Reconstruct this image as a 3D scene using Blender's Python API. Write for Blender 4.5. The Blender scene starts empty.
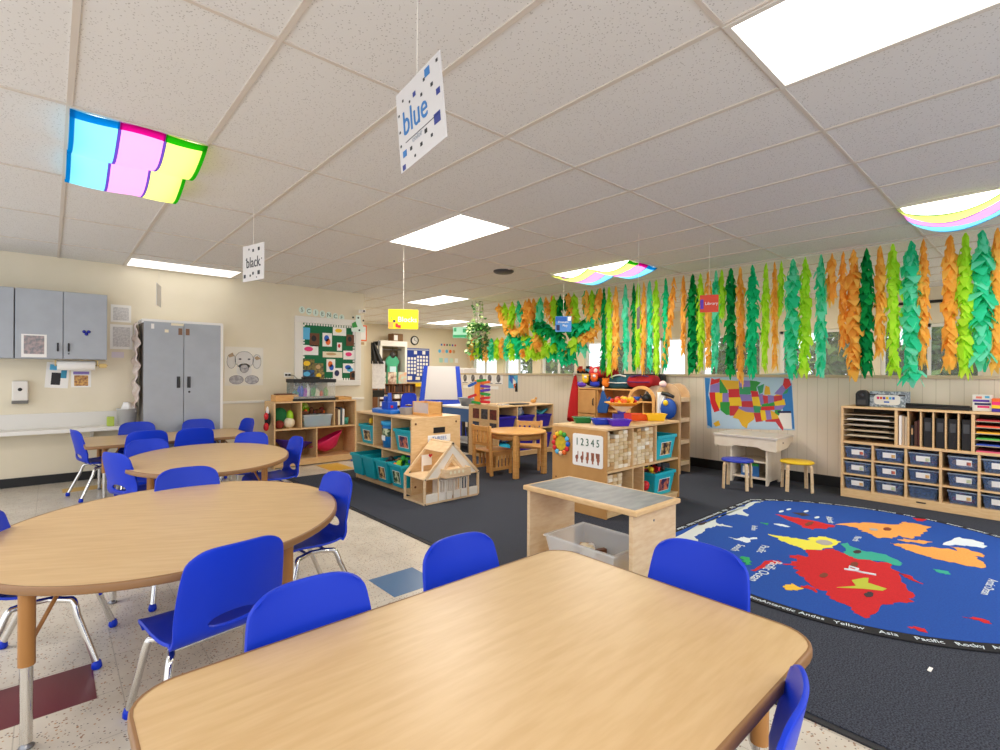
import bpy, bmesh, math, random
from mathutils import Vector, Matrix
random.seed(7)
PI = math.pi
SC = bpy.context.scene
COL = SC.collection
def R(d): return math.radians(d)

# ------------------------------------------------------------------ materials
def lin(h):
    h = h.lstrip('#')
    out = []
    for i in (0, 2, 4):
        c = int(h[i:i+2], 16) / 255
        out.append(c / 12.92 if c <= .04045 else ((c + .055) / 1.055) ** 2.4)
    return (*out, 1.0)
MATS = {}
def mat(name, c1, c2=None, scale=20, stretch=(1, 1, 1), rough=.5, metal=0, bump=0, spec=.5, coat=0, lo=.35, hi=.65):
    if name in MATS: return MATS[name]
    m = bpy.data.materials.new(name); m.use_nodes = True
    nt = m.node_tree; b = nt.nodes['Principled BSDF']
    b.inputs['Base Color'].default_value = lin(c1)
    b.inputs['Roughness'].default_value = rough
    b.inputs['Metallic'].default_value = metal
    b.inputs['Specular IOR Level'].default_value = spec
    b.inputs['Coat Weight'].default_value = coat
    if c2 or bump:
        tc = nt.nodes.new('ShaderNodeTexCoord'); mp = nt.nodes.new('ShaderNodeMapping')
        mp.inputs['Scale'].default_value = stretch
        nz = nt.nodes.new('ShaderNodeTexNoise'); nz.inputs['Scale'].default_value = scale
        nz.inputs['Detail'].default_value = 4
        nt.links.new(tc.outputs['Object'], mp.inputs['Vector']); nt.links.new(mp.outputs['Vector'], nz.inputs['Vector'])
        if c2:
            cr = nt.nodes.new('ShaderNodeValToRGB')
            cr.color_ramp.elements[0].position = lo; cr.color_ramp.elements[0].color = lin(c1)
            cr.color_ramp.elements[1].position = hi; cr.color_ramp.elements[1].color = lin(c2)
            nt.links.new(nz.outputs['Fac'], cr.inputs['Fac']); nt.links.new(cr.outputs['Color'], b.inputs['Base Color'])
        if bump:
            bp = nt.nodes.new('ShaderNodeBump'); bp.inputs['Strength'].default_value = bump; bp.inputs['Distance'].default_value = .004
            nt.links.new(nz.outputs['Fac'], bp.inputs['Height']); nt.links.new(bp.outputs['Normal'], b.inputs['Normal'])
    MATS[name] = m
    return m
def glassy(name, c, alpha=.35, rough=.15):
    """thin clear or tinted sheet: part see-through, part shiny"""
    m = bpy.data.materials.new(name); m.use_nodes = True
    nt = m.node_tree; b = nt.nodes['Principled BSDF']; out = nt.nodes['Material Output']
    b.inputs['Base Color'].default_value = lin(c); b.inputs['Roughness'].default_value = rough
    tr = nt.nodes.new('ShaderNodeBsdfTransparent'); mx = nt.nodes.new('ShaderNodeMixShader')
    mx.inputs['Fac'].default_value = alpha
    nt.links.new(tr.outputs[0], mx.inputs[1]); nt.links.new(b.outputs[0], mx.inputs[2]); nt.links.new(mx.outputs[0], out.inputs['Surface'])
    MATS[name] = m
    return m
def sheer(name, c, trans=.5, clear=0.0):
    """thin cloth or tissue that light passes through"""
    m = bpy.data.materials.new(name); m.use_nodes = True
    nt = m.node_tree; out = nt.nodes['Material Output']
    nt.nodes.remove(nt.nodes['Principled BSDF'])
    d = nt.nodes.new('ShaderNodeBsdfDiffuse'); d.inputs['Color'].default_value = lin(c)
    t = nt.nodes.new('ShaderNodeBsdfTranslucent'); t.inputs['Color'].default_value = lin(c)
    mx = nt.nodes.new('ShaderNodeMixShader'); mx.inputs['Fac'].default_value = trans
    nt.links.new(d.outputs[0], mx.inputs[1]); nt.links.new(t.outputs[0], mx.inputs[2])
    last = mx
    if clear:
        tp = nt.nodes.new('ShaderNodeBsdfTransparent'); tp.inputs['Color'].default_value = lin(c)
        m2 = nt.nodes.new('ShaderNodeMixShader'); m2.inputs['Fac'].default_value = clear
        nt.links.new(mx.outputs[0], m2.inputs[1]); nt.links.new(tp.outputs[0], m2.inputs[2]); last = m2
    nt.links.new(last.outputs[0], out.inputs['Surface'])
    MATS[name] = m
    return m
def emit(name, c, s):
    m = bpy.data.materials.new(name); m.use_nodes = True
    nt = m.node_tree; nt.nodes.remove(nt.nodes['Principled BSDF'])
    e = nt.nodes.new('ShaderNodeEmission'); e.inputs['Color'].default_value = lin(c); e.inputs['Strength'].default_value = s
    nt.links.new(e.outputs[0], nt.nodes['Material Output'].inputs['Surface'])
    MATS[name] = m
    return m

# ------------------------------------------------------------------ mesh builder
class MB:
    def __init__(s): s.v = []; s.f = []; s.mi = []; s.sm = []
    def add(s, vs, fs, mi=0, smooth=False):
        n = len(s.v); s.v += [tuple(v) for v in vs]
        for f in fs: s.f.append([n + i for i in f]); s.mi.append(mi); s.sm.append(smooth)
        return s
    def box(s, x0, y0, z0, x1, y1, z1, mi=0):
        x0, x1 = min(x0, x1), max(x0, x1); y0, y1 = min(y0, y1), max(y0, y1); z0, z1 = min(z0, z1), max(z0, z1)
        v = [(x, y, z) for z in (z0, z1) for x, y in ((x0, y0), (x1, y0), (x1, y1), (x0, y1))]
        return s.add(v, [(3, 2, 1, 0), (4, 5, 6, 7), (0, 1, 5, 4), (1, 2, 6, 5), (2, 3, 7, 6), (3, 0, 4, 7)], mi)
    def hexa(s, lo, hi, mi=0):
        return s.add(list(lo) + list(hi), [(3, 2, 1, 0), (4, 5, 6, 7), (0, 1, 5, 4), (1, 2, 6, 5), (2, 3, 7, 6), (3, 0, 4, 7)], mi)
    def prism(s, pts, a, b, axis='z', mi=0):
        def P(p, t): return {'z': (p[0], p[1], t), 'y': (p[0], t, p[1]), 'x': (t, p[0], p[1])}[axis]
        n = len(pts); ar = sum(pts[i][0] * pts[(i+1) % n][1] - pts[(i+1) % n][0] * pts[i][1] for i in range(n))
        if (ar < 0) != (axis == 'y'): pts = pts[::-1]
        if a > b: a, b = b, a
        v = [P(p, a) for p in pts] + [P(p, b) for p in pts]
        fs = [tuple(range(n))[::-1], tuple(range(n, 2 * n))] + [(i, (i+1) % n, n + (i+1) % n, n + i) for i in range(n)]
        return s.add(v, fs, mi)
    def tube(s, pts, r, n=8, mi=0, cap=True, closed=False):
        pts = [Vector(p) for p in pts]; m = len(pts)
        rs = r if isinstance(r, (list, tuple)) else [r] * m
        vs = []; up = None
        for i, p in enumerate(pts):
            if closed: t = pts[(i+1) % m] - pts[i-1]
            else: t = pts[min(i+1, m-1)] - pts[max(i-1, 0)]
            if t.length < 1e-9: t = Vector((0, 0, 1))
            t.normalize()
            if up is None:
                up = Vector((0, 0, 1)) if abs(t.z) < .9 else Vector((1, 0, 0))
            a = t.cross(up)
            if a.length < 1e-6: a = t.cross(Vector((0, 1, 0)))
            a.normalize(); b = a.cross(t); up = b
            for k in range(n):
                w = 2 * PI * k / n
                vs.append(p + (a * math.cos(w) + b * math.sin(w)) * rs[i])
        fs = []
        for i in range(m if closed else m - 1):
            j = (i + 1) % m
            for k in range(n):
                l = (k + 1) % n
                fs.append((i*n + k, i*n + l, j*n + l, j*n + k))
        s.add(vs, fs, mi, True)
        if cap and not closed:
            s.add(vs[:n], [tuple(range(n))[::-1]], mi); s.add(vs[-n:], [tuple(range(n))], mi)
        return s
    def cyl(s, p, q, r0, r1=None, n=16, mi=0): return s.tube([p, q], [r0, r0 if r1 is None else r1], n, mi)
    def lathe(s, prof, c=(0, 0, 0), n=24, mi=0, axis='z', smooth=True):
        vs = []
        for r, z in prof:
            for k in range(n):
                w = 2 * PI * k / n; x, y = r * math.cos(w), r * math.sin(w)
                vs.append({'z': (c[0]+x, c[1]+y, c[2]+z), 'y': (c[0]+x, c[1]+z, c[2]-y), 'x': (c[0]+z, c[1]+x, c[2]+y)}[axis])
        fs = [(i*n + k, i*n + (k+1) % n, (i+1)*n + (k+1) % n, (i+1)*n + k) for i in range(len(prof) - 1) for k in range(n)]
        return s.add(vs, fs, mi, smooth)
    def ball(s, c, r, n=12, mi=0, sq=(1, 1, 1)):
        m = max(4, n // 2); vs = []; fs = []
        for i in range(m + 1):
            a = PI * i / m
            for k in range(n):
                w = 2 * PI * k / n
                vs.append((c[0] + r*sq[0]*math.sin(a)*math.cos(w), c[1] + r*sq[1]*math.sin(a)*math.sin(w), c[2] - r*sq[2]*math.cos(a)))
        fs = [(i*n + k, i*n + (k+1) % n, (i+1)*n + (k+1) % n, (i+1)*n + k) for i in range(m) for k in range(n)]
        return s.add(vs, fs, mi, True)
    def grid(s, fn, nu, nv, mi=0, smooth=True):
        vs = [fn(i / nu, j / nv) for j in range(nv + 1) for i in range(nu + 1)]
        w = nu + 1
        return s.add(vs, [(j*w + i, j*w + i + 1, (j+1)*w + i + 1, (j+1)*w + i) for j in range(nv) for i in range(nu)], mi, smooth)
    def build(s, name, mats, parent=None, bevel=0, solid=0, sub=0, label=None, seg=2, offset=0):
        me = bpy.data.meshes.new(name); me.from_pydata(s.v, [], s.f)
        if not isinstance(mats, (list, tuple)): mats = [mats]
        for m in mats: me.materials.append(m)
        me.polygons.foreach_set('material_index', s.mi); me.polygons.foreach_set('use_smooth', s.sm)
        me.validate(); me.update()
        o = bpy.data.objects.new(name, me); COL.objects.link(o)
        if parent: o.parent = parent
        if solid:
            md = o.modifiers.new('thickness', 'SOLIDIFY'); md.thickness = solid; md.offset = offset
        if sub:
            md = o.modifiers.new('round', 'SUBSURF'); md.levels = sub; md.render_levels = sub
        if bevel:
            md = o.modifiers.new('edges', 'BEVEL'); md.width = bevel; md.segments = seg; md.limit_method = 'ANGLE'; md.angle_limit = R(40)
        if label: o['label'] = label
        return o
def tag(o, label, cat, group=None, kind=None):
    o['label'] = label; o['category'] = cat
    if group: o['group'] = group
    if kind: o['kind'] = kind
    return o
def thing(name, label, cat, loc=(0, 0, 0), rz=0, group=None, scale=1):
    o = bpy.data.objects.new(name, None); COL.objects.link(o); o.empty_display_size = .1
    o.location = loc; o.rotation_euler = (0, 0, R(rz)); o.scale = (scale,) * 3
    return tag(o, label, cat, group)
def struct(o): o['kind'] = 'structure'; return o
KIDS = {}
def copy_tree(o, label=None, loc=None, rz=None, group=None, parent=None, scale=None):
    c = o.copy(); COL.objects.link(c)
    if parent: c.parent = parent
    for ch in list(o.children): copy_tree(ch, parent=c)
    if label: c['label'] = label
    if group: c['group'] = group
    if loc is not None: c.location = loc
    if rz is not None: c.rotation_euler = (0, 0, R(rz))
    if scale: c.scale = (scale,) * 3
    return c
def text(name, body, size, m, parent, loc, rot=(90, 0, 0), ext=.001, align='CENTER', sx=1, label=None):
    cu = bpy.data.curves.new(name, 'FONT'); cu.body = body; cu.size = size; cu.extrude = ext
    cu.align_x = align; cu.align_y = 'CENTER'; cu.resolution_u = 3
    cu.materials.append(m)
    tmp = bpy.data.objects.new('lettering_curve', cu); COL.objects.link(tmp)
    me = bpy.data.meshes.new_from_object(tmp.evaluated_get(bpy.context.evaluated_depsgraph_get())); bpy.data.objects.remove(tmp)
    me.name = name; me.materials.clear(); me.materials.append(m)
    o = bpy.data.objects.new(name, me); COL.objects.link(o); o.location = loc
    o.rotation_euler = tuple(R(a) for a in rot); o.scale = (sx, 1, 1)
    if parent: o.parent = parent
    if label: o['label'] = label
    return o
def rrect(w, d, r, n=6, cx=0, cy=0):
    pts = []
    for sx, sy, a0 in ((1, 1, 0), (-1, 1, 90), (-1, -1, 180), (1, -1, 270)):
        for k in range(n + 1):
            a = R(a0 + 90 * k / n)
            pts.append((cx + sx * (w/2 - r) + r * math.cos(a), cy + sy * (d/2 - r) + r * math.sin(a)))
    return pts
def ellipse(rx, ry, n=48, cx=0, cy=0, p=2.0):
    out = []
    for k in range(n):
        a = 2 * PI * k / n; c, s_ = math.cos(a), math.sin(a)
        out.append((cx + rx * math.copysign(abs(c) ** (2/p), c), cy + ry * math.copysign(abs(s_) ** (2/p), s_)))
    return out
def ordi(n):
    return {1: 'first', 2: 'second', 3: 'third', 4: 'fourth', 5: 'fifth', 6: 'sixth', 7: 'seventh', 8: 'eighth', 9: 'ninth', 10: 'tenth',
            11: 'eleventh', 12: 'twelfth', 13: 'thirteenth', 14: 'fourteenth', 15: 'fifteenth', 16: 'sixteenth'}[n]

# palette
BLUE = mat('blue_plastic', '#0233c4', rough=.42, spec=.35)
CHROME = mat('chrome', '#d8d6d2', rough=.12, metal=1)
MAPLE = mat('maple_laminate', '#c9a778', '#d2b284', 6, (1, 7, 1), rough=.36)
EDGE = mat('table_edge', '#8e6740', rough=.4)
LEGWOOD = mat('tan_leg_sleeve', '#a8743a', rough=.4)
BIRCH = mat('birch_ply', '#d9b27e', '#e3c08f', 14, (1, 1, 5), rough=.42)
BIRCHX = mat('birch_ply_pale', '#e0c096', '#ead0aa', 12, (1, 1, 4), rough=.42)
PINE = mat('honey_pine', '#d39a56', '#dfab68', 10, (1, 1, 6), rough=.42)
HARDB = mat('plywood_back', '#b58850', '#c3985f', 8, rough=.6)
TURQ = mat('turquoise_plastic', '#18a6b4', rough=.35)
TURQB = mat('bright_turquoise_plastic', '#1fb4c4', rough=.35)
WHITE = mat('white', '#f2f0ec', rough=.5)
PAPER = mat('paper', '#f4f2ee', rough=.8)
BLACK = mat('black', '#121214', rough=.5)
DARK = mat('dark_grey', '#3a3a3c', rough=.5)
GREY = mat('grey_laminate', '#a5aab2', '#aab0b8', 6, rough=.45)
STEEL = mat('steel', '#8d8d90', rough=.3, metal=1)
RED = mat('red', '#d3222a', rough=.45); YEL = mat('yellow', '#f4c91c', rough=.45); ORG = mat('orange', '#ee6a1e', rough=.45)
GRN = mat('green', '#2b9a3d', rough=.5); PUR = mat('purple', '#5a2fb0', rough=.45); PNK = mat('pink', '#e62b79', rough=.4)
BLU2 = mat('mid_blue', '#1f5fc4', rough=.45); SKYB = mat('sky_blue', '#58b8e6', rough=.5); BRN = mat('brown', '#6b3f22', rough=.6)
TAN = mat('tan', '#c9a578', rough=.7); CREAM = mat('cream', '#efe4c8', rough=.6); LIME = mat('lime', '#9bd125', rough=.5)
LAV = mat('lavender', '#8e7cc4', rough=.6); NAVY = mat('navy', '#1b2352', rough=.5); INDIGO = mat('indigo_plastic', '#26209a', rough=.4)
COLS = [RED, YEL, ORG, GRN, PUR, BLU2, SKYB, PNK, LIME]
CLEARP = glassy('clear_plastic', '#cfdbe6', .38, .2)
FROST = glassy('frosted_plastic', '#f2f6f8', .34, .3)
BLUECLR = glassy('bluish_clear_plastic', '#6a84b0', .32, .2)
GLASS = glassy('window_glass', '#eef6f8', .1, .02)

# ------------------------------------------------------------------ the room
CE = 2.58; XR = 6.65; YL = 7.65; XW = 9.6; YF = 12.2; XM = -2.6; YM = -2.6; XE = 3.85
def panelled(c, pitch):
    """painted sheet panelling with narrow vertical grooves along y"""
    m = mat('partition_paint', c, rough=.6); nt = m.node_tree; N = nt.nodes; L = nt.links; b = N['Principled BSDF']
    tc = N.new('ShaderNodeTexCoord'); sp = N.new('ShaderNodeSeparateXYZ'); L.new(tc.outputs['Object'], sp.inputs[0])
    a = N.new('ShaderNodeMath'); a.operation = 'ADD'; a.inputs[1].default_value = 50; L.new(sp.outputs['Y'], a.inputs[0])
    k = N.new('ShaderNodeMath'); k.operation = 'MODULO'; k.inputs[1].default_value = pitch; L.new(a.outputs[0], k.inputs[0])
    lt = N.new('ShaderNodeMath'); lt.operation = 'LESS_THAN'; lt.inputs[1].default_value = .006; L.new(k.outputs[0], lt.inputs[0])
    mx = N.new('ShaderNodeMix'); mx.data_type = 'RGBA'; L.new(lt.outputs[0], mx.inputs['Factor']); mx.inputs[6].default_value = lin(c); mx.inputs[7].default_value = lin('#d2c5b2')
    L.new(mx.outputs[2], b.inputs['Base Color'])
    return m
def wallmat():
    m = mat('painted_wall', '#e3d9c0', '#e7ddc6', 3, rough=.6, bump=.08)
    return m
WALLM = wallmat(); WALLB = panelled('#e8dccb', .105); FARW = mat('far_wall_paint', '#e2d6bd', rough=.6)
TRIMW = mat('white_trim', '#e9e6df', rough=.45)
# floor
def floor_mat():
    m = bpy.data.materials.new('vinyl_tile'); m.use_nodes = True
    nt = m.node_tree; N = nt.nodes; L = nt.links; b = N['Principled BSDF']; b.inputs['Roughness'].default_value = .3
    tc = N.new('ShaderNodeTexCoord')
    nz = N.new('ShaderNodeTexNoise'); nz.inputs['Scale'].default_value = 5; nz.inputs['Detail'].default_value = 5
    L.new(tc.outputs['Object'], nz.inputs['Vector'])
    cr = N.new('ShaderNodeValToRGB'); cr.color_ramp.elements[0].position = .3; cr.color_ramp.elements[0].color = lin('#c9c0b2')
    cr.color_ramp.elements[1].position = .7; cr.color_ramp.elements[1].color = lin('#dcd4c6'); L.new(nz.outputs['Fac'], cr.inputs['Fac'])
    last = cr.outputs['Color']
    for sc, th, c in ((58, .14, '#8a6040'), (74, .13, '#4a4240'), (46, .11, '#b07a40')):
        vo = N.new('ShaderNodeTexVoronoi'); vo.inputs['Scale'].default_value = sc; L.new(tc.outputs['Object'], vo.inputs['Vector'])
        wn = N.new('ShaderNodeTexWhiteNoise'); L.new(vo.outputs['Position'], wn.inputs['Vector'])
        a = N.new('ShaderNodeMath'); a.operation = 'LESS_THAN'; a.inputs[1].default_value = th * 1.6; L.new(vo.outputs['Distance'], a.inputs[0])
        k = N.new('ShaderNodeMath'); k.operation = 'LESS_THAN'; k.inputs[1].default_value = .5; L.new(wn.outputs['Value'], k.inputs[0])
        mu = N.new('ShaderNodeMath'); mu.operation = 'MULTIPLY'; L.new(a.outputs[0], mu.inputs[0]); L.new(k.outputs[0], mu.inputs[1])
        mu2 = N.new('ShaderNodeMath'); mu2.operation = 'MULTIPLY'; mu2.inputs[1].default_value = .9; L.new(mu.outputs[0], mu2.inputs[0])
        mx = N.new('ShaderNodeMix'); mx.data_type = 'RGBA'; L.new(mu2.outputs[0], mx.inputs['Factor'])
        L.new(last, mx.inputs[6]); mx.inputs[7].default_value = lin(c); last = mx.outputs[2]
    # tile seams
    sp = N.new('ShaderNodeSeparateXYZ'); L.new(tc.outputs['Object'], sp.inputs[0]); fac = None
    for ax, off in (('X', 1.465), ('Y', 2.834)):
        s1 = N.new('ShaderNodeMath'); s1.operation = 'SUBTRACT'; s1.inputs[1].default_value = off - 62.32; L.new(sp.outputs[ax], s1.inputs[0])
        s2 = N.new('ShaderNodeMath'); s2.operation = 'MODULO'; s2.inputs[1].default_value = .3116; L.new(s1.outputs[0], s2.inputs[0])
        s3 = N.new('ShaderNodeMath'); s3.operation = 'LESS_THAN'; s3.inputs[1].default_value = .004; L.new(s2.outputs[0], s3.inputs[0])
        if fac is None: fac = s3
        else:
            mxx = N.new('ShaderNodeMath'); mxx.operation = 'MAXIMUM'; L.new(fac.outputs[0], mxx.inputs[0]); L.new(s3.outputs[0], mxx.inputs[1]); fac = mxx
    sc_ = N.new('ShaderNodeMath'); sc_.operation = 'MULTIPLY'; sc_.inputs[1].default_value = .45; L.new(fac.outputs[0], sc_.inputs[0])
    mx = N.new('ShaderNodeMix'); mx.data_type = 'RGBA'; L.new(sc_.outputs[0], mx.inputs['Factor']); L.new(last, mx.inputs[6]); mx.inputs[7].default_value = lin('#8b8276')
    L.new(mx.outputs[2], b.inputs['Base Color'])
    return m
struct(MB().box(XM, YM, -.1, XW, YF, 0).build('floor', floor_mat()))
for nm, c, x0, y0, x1, y1 in (('blue', '#3f6f9f', 1.465, 2.524, 1.777, 2.836), ('dark red', '#6a2830', -.172, 2.508, .141, 2.82),
                              ('yellow', '#dcae3c', 2.72, 6.28, 3.03, 6.82), ('mustard', '#d9ac45', .1, 6.97, .55, 7.2)):
    struct(MB().box(x0, y0, -.02, x1, y1, .0015).build('floor_tile', mat(nm + ' vinyl', c, c, rough=.3)))
# carpet
CARP = mat('charcoal_carpet', '#2a2d35', '#50545f', 160, rough=.95, bump=.6, spec=.1)
c = MB().box(2.13, YM, 0, XR, 6.15, .012); c.box(5.0, 6.15, 0, XR, 8.7, .012)
struct(c.build('floor_carpet', CARP))
struct(MB().box(2.1, YM, 0, 2.13, 6.15, .008).build('trim_4', mat('rubber_edge', '#23242a', rough=.6)))
# ceiling
def ceil_mat():
    m = bpy.data.materials.new('acoustic_tile'); m.use_nodes = True
    nt = m.node_tree; N = nt.nodes; L = nt.links; b = N['Principled BSDF']; b.inputs['Roughness'].default_value = .9; b.inputs['Specular IOR Level'].default_value = .1
    tc = N.new('ShaderNodeTexCoord')
    vo = N.new('ShaderNodeTexVoronoi'); vo.inputs['Scale'].default_value = 95; L.new(tc.outputs['Object'], vo.inputs['Vector'])
    wn = N.new('ShaderNodeTexWhiteNoise'); L.new(vo.outputs['Position'], wn.inputs['Vector'])
    a = N.new('ShaderNodeMath'); a.operation = 'LESS_THAN'; a.inputs[1].default_value = .27; L.new(vo.outputs['Distance'], a.inputs[0])
    k = N.new('ShaderNodeMath'); k.operation = 'LESS_THAN'; k.inputs[1].default_value = .5; L.new(wn.outputs['Value'], k.inputs[0])
    mu = N.new('ShaderNodeMath'); mu.operation = 'MULTIPLY'; L.new(a.outputs[0], mu.inputs[0]); L.new(k.outputs[0], mu.inputs[1])
    mu2 = N.new('ShaderNodeMath'); mu2.operation = 'MULTIPLY'; mu2.inputs[1].default_value = .5; L.new(mu.outputs[0], mu2.inputs[0])
    mx = N.new('ShaderNodeMix'); mx.data_type = 'RGBA'; L.new(mu2.outputs[0], mx.inputs['Factor'])
    mx.inputs[6].default_value = lin('#e2e1df'); mx.inputs[7].default_value = lin('#827c75')
    L.new(mx.outputs[2], b.inputs['Base Color'])
    return m
struct(MB().box(XM, YM, CE, XW, YF, CE + .08).build('ceiling', ceil_mat()))
GX, GY, GT = .0645, 2.033, .597
g = MB()
i = -5
while GX + GT * i < XW:
    x = GX + GT * i
    if x > XM: g.box(x - .012, YM, CE - .007, x + .012, YF, CE + .001)
    i += 1
j = -8
while GY + GT * j < YF:
    y = GY + GT * j
    if y > YM: g.box(XM, y - .009, CE - .006, XW, y + .009, CE + .001)
    j += 2
struct(g.build('trim_1', mat('ceiling_grid', '#d3cabf', rough=.5)))
# walls
struct(MB().box(XM, YL, 0, XE, YL + .15, CE).build('wall_left', WALLM))
struct(MB().box(XE - .15, YL + .15, 0, XE, YF, CE).build('wall_alcove', WALLM))
struct(MB().box(XE - .15, YF, 0, XW + .2, YF + .15, CE).build('wall_far', FARW))
struct(MB().box(XR, YM, 0, XR + .12, 8.75, 1.25).build('wall_right', WALLB))
struct(MB().box(XR - .025, YM, 1.25, XR + .145, 8.77, 1.285).build('trim_2', mat('partition_cap', '#cdbb9d', rough=.5), bevel=.004))
struct(MB().box(XM, YL - .012, 0, XE, YL, .1).build('baseboard_left', BLACK))
struct(MB().box(XR - .012, YM, .012, XR, 8.75, .13).build('baseboard_right', BLACK))
struct(MB().box(1.72, YL - .02, .84, XE, YL, .875).build('trim_3', TRIMW, bevel=.004))
# outer window wall
SILL, HEAD = 1.1, 2.05
w = MB().box(XW, YM, 0, XW + .2, YF, SILL); w.box(XW, YM, HEAD, XW + .2, YF, CE)
wins = []; y = YM + .4
while y < YF - 1.2:
    wins.append((y, y + 1.15)); y += 1.45
prev = YM
for a, b_ in wins:
    w.box(XW, prev, SILL, XW + .2, a, HEAD); prev = b_
w.box(XW, prev, SILL, XW + .2, YF, HEAD)
struct(w.build('wall_outer', FARW))
for n_, (a, b_) in enumerate(wins, 1):
    f = MB()
    for y0, y1, z0, z1 in ((a, a + .05, SILL, HEAD), (b_ - .05, b_, SILL, HEAD), (a, b_, SILL, SILL + .05), (a, b_, HEAD - .05, HEAD), ((a + b_) / 2 - .02, (a + b_) / 2 + .02, SILL, HEAD)):
        f.box(XW + .05, y0, z0, XW + .11, y1, z1)
    wo = struct(f.build('window_%d' % n_, TRIMW))
    MB().box(XW + .075, a + .05, SILL + .05, XW + .08, b_ - .05, HEAD - .05).build('pane', GLASS, wo)
    MB().box(XW - .05, a - .03, SILL - .03, XW + .05, b_ + .03, SILL).build('window_sill', TRIMW, wo)
# ------------------------------------------------------------------ camera, world, lamps
cam = bpy.data.cameras.new('camera'); co = bpy.data.objects.new('camera', cam); COL.objects.link(co)
YAW = R(48.09)
co.location = (0, 0, 1.28)
fw = Vector((math.cos(YAW), math.sin(YAW), 0)); rt = Vector((math.sin(YAW), -math.cos(YAW), 0)); up = Vector((0, 0, 1))
ro = .0056   # the camera is tipped a third of a degree
rt2 = rt * math.cos(ro) + up * math.sin(ro); up2 = up * math.cos(ro) - rt * math.sin(ro)
co.matrix_world = Matrix(((rt2.x, up2.x, -fw.x, 0), (rt2.y, up2.y, -fw.y, 0), (rt2.z, up2.z, -fw.z, 1.28), (0, 0, 0, 1)))
cam.sensor_width = 36; cam.lens = 36 * 501 / 1000; cam.shift_y = -.0016; cam.clip_start = .02
SC.camera = co
SC.view_settings.view_transform = 'Standard'; SC.view_settings.look = 'None'; SC.view_settings.gamma = 1
SC.view_settings.use_curve_mapping = False; SC.view_settings.exposure = 0.2
SC.cycles.use_denoising = True; SC.cycles.max_bounces = 10; SC.cycles.diffuse_bounces = 6; SC.cycles.transparent_max_bounces = 16
SC.cycles.sample_clamp_indirect = 6; SC.cycles.caustics_reflective = False; SC.cycles.caustics_refractive = False
wd = bpy.data.worlds.new('sky'); SC.world = wd; wd.use_nodes = True
bg = wd.node_tree.nodes['Background']; bg.inputs['Color'].default_value = lin('#f2f7ff'); bg.inputs['Strength'].default_value = 1.62
def area(name, loc, sx, sy, power, c='#fff6e8'):
    l = bpy.data.lights.new(name, 'AREA'); l.shape = 'RECTANGLE'; l.size = sx; l.size_y = sy; l.energy = power; l.color = lin(c)[:3]
    o = bpy.data.objects.new(name, l); COL.objects.link(o); o.location = loc
    return o
# ceiling fixtures
DIFF = emit('light_diffuser', '#fffaf2', 3.6)
DIFFW = emit('dimmer_diffuser', '#fffaf2', 1.7)
FRAMEM = mat('fixture_frame', '#d9d4cc', rough=.5)
LIGHTS = [  # x0, y0, x1, y1, label
    (GX + 3*GT, GY - 4*GT, GX + 4*GT, GY - 2*GT, 'large bright ceiling light panel at the top right, nearest of all'),
    (GX + 4*GT, GY + 2*GT, GX + 5*GT, GY + 4*GT, 'bright bare ceiling light panel in the middle of the ceiling'),
    (GX + 1*GT, 7.03, GX + 3*GT, 7.6, 'long ceiling light panel set against the cream wall above the tall cabinet'),
    (GX + 8*GT, GY + 8*GT, GX + 9*GT, GY + 10*GT, 'small bare ceiling light panel beyond the yellow hanging sign'),
    (GX + 0*GT, GY + 2*GT, GX + 1*GT, GY + 4*GT, 'ceiling light panel behind the coloured cloth at upper left'),
    (GX + 8*GT, GY + 2*GT, GX + 9*GT, GY + 4*GT, 'ceiling light panel above the striped cloth in the middle'),
    (GX + 8*GT, GY - 4*GT, GX + 9*GT, GY - 2*GT, 'ceiling light panel above the striped cloth at the right edge'),
    (GX + 12*GT, GY + 13*GT, GX + 13*GT, GY + 15*GT, 'distant ceiling light panel just right of the yellow sign'),
    (GX + 14*GT, GY + 13*GT, GX + 15*GT, GY + 15*GT, 'farthest ceiling light panel above the far streamers'),
]
def ceiling_light(x0, y0, x1, y1, label):
    t = thing('ceiling_light', label, 'ceiling light', ((x0+x1)/2, (y0+y1)/2, CE), group='ceiling light panels')
    w, d = (x1 - x0)/2, (y1 - y0)/2
    f = MB(); e = .022
    for a in ((-w, -d, w, -d+e), (-w, d-e, w, d), (-w, -d+e, -w+e, d-e), (w-e, -d+e, w, d-e)): f.box(a[0], a[1], -.012, a[2], a[3], 0)
    f.build('frame', FRAMEM, t)
    MB().box(-w+e, -d+e, -.008, w-e, d-e, -.002).build('diffuser', DIFF if w < d else DIFFW, t)
for a in LIGHTS: ceiling_light(*a)
# unseen fill lamps, added for brightness behind the camera and at the far end
for x, y in ((-1.4, 3.4), (-1.4, -1.2), (.4, -1.2), (4.6, -1.8), (7.6, 6.8), (5.1, 10.6)):
    area('fill_lamp', (x, y, CE - .02), .55, 1.15, 30)
# extra fill added to brighten the middle and far end, mostly under visible fixtures
for x, y, z, p in ((2.75, 3.82, CE - .02, 26), (5.14, 7.0, CE - .02, 32), (5.14, 3.82, CE - .17, 34), (5.14, .25, CE - .2, 20), (7.5, 10.4, CE - .02, 34), (8.0, 2.6, CE - .02, 24)):
    area('fill_lamp', (x, y, z), .55, 1.1, p)
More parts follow.
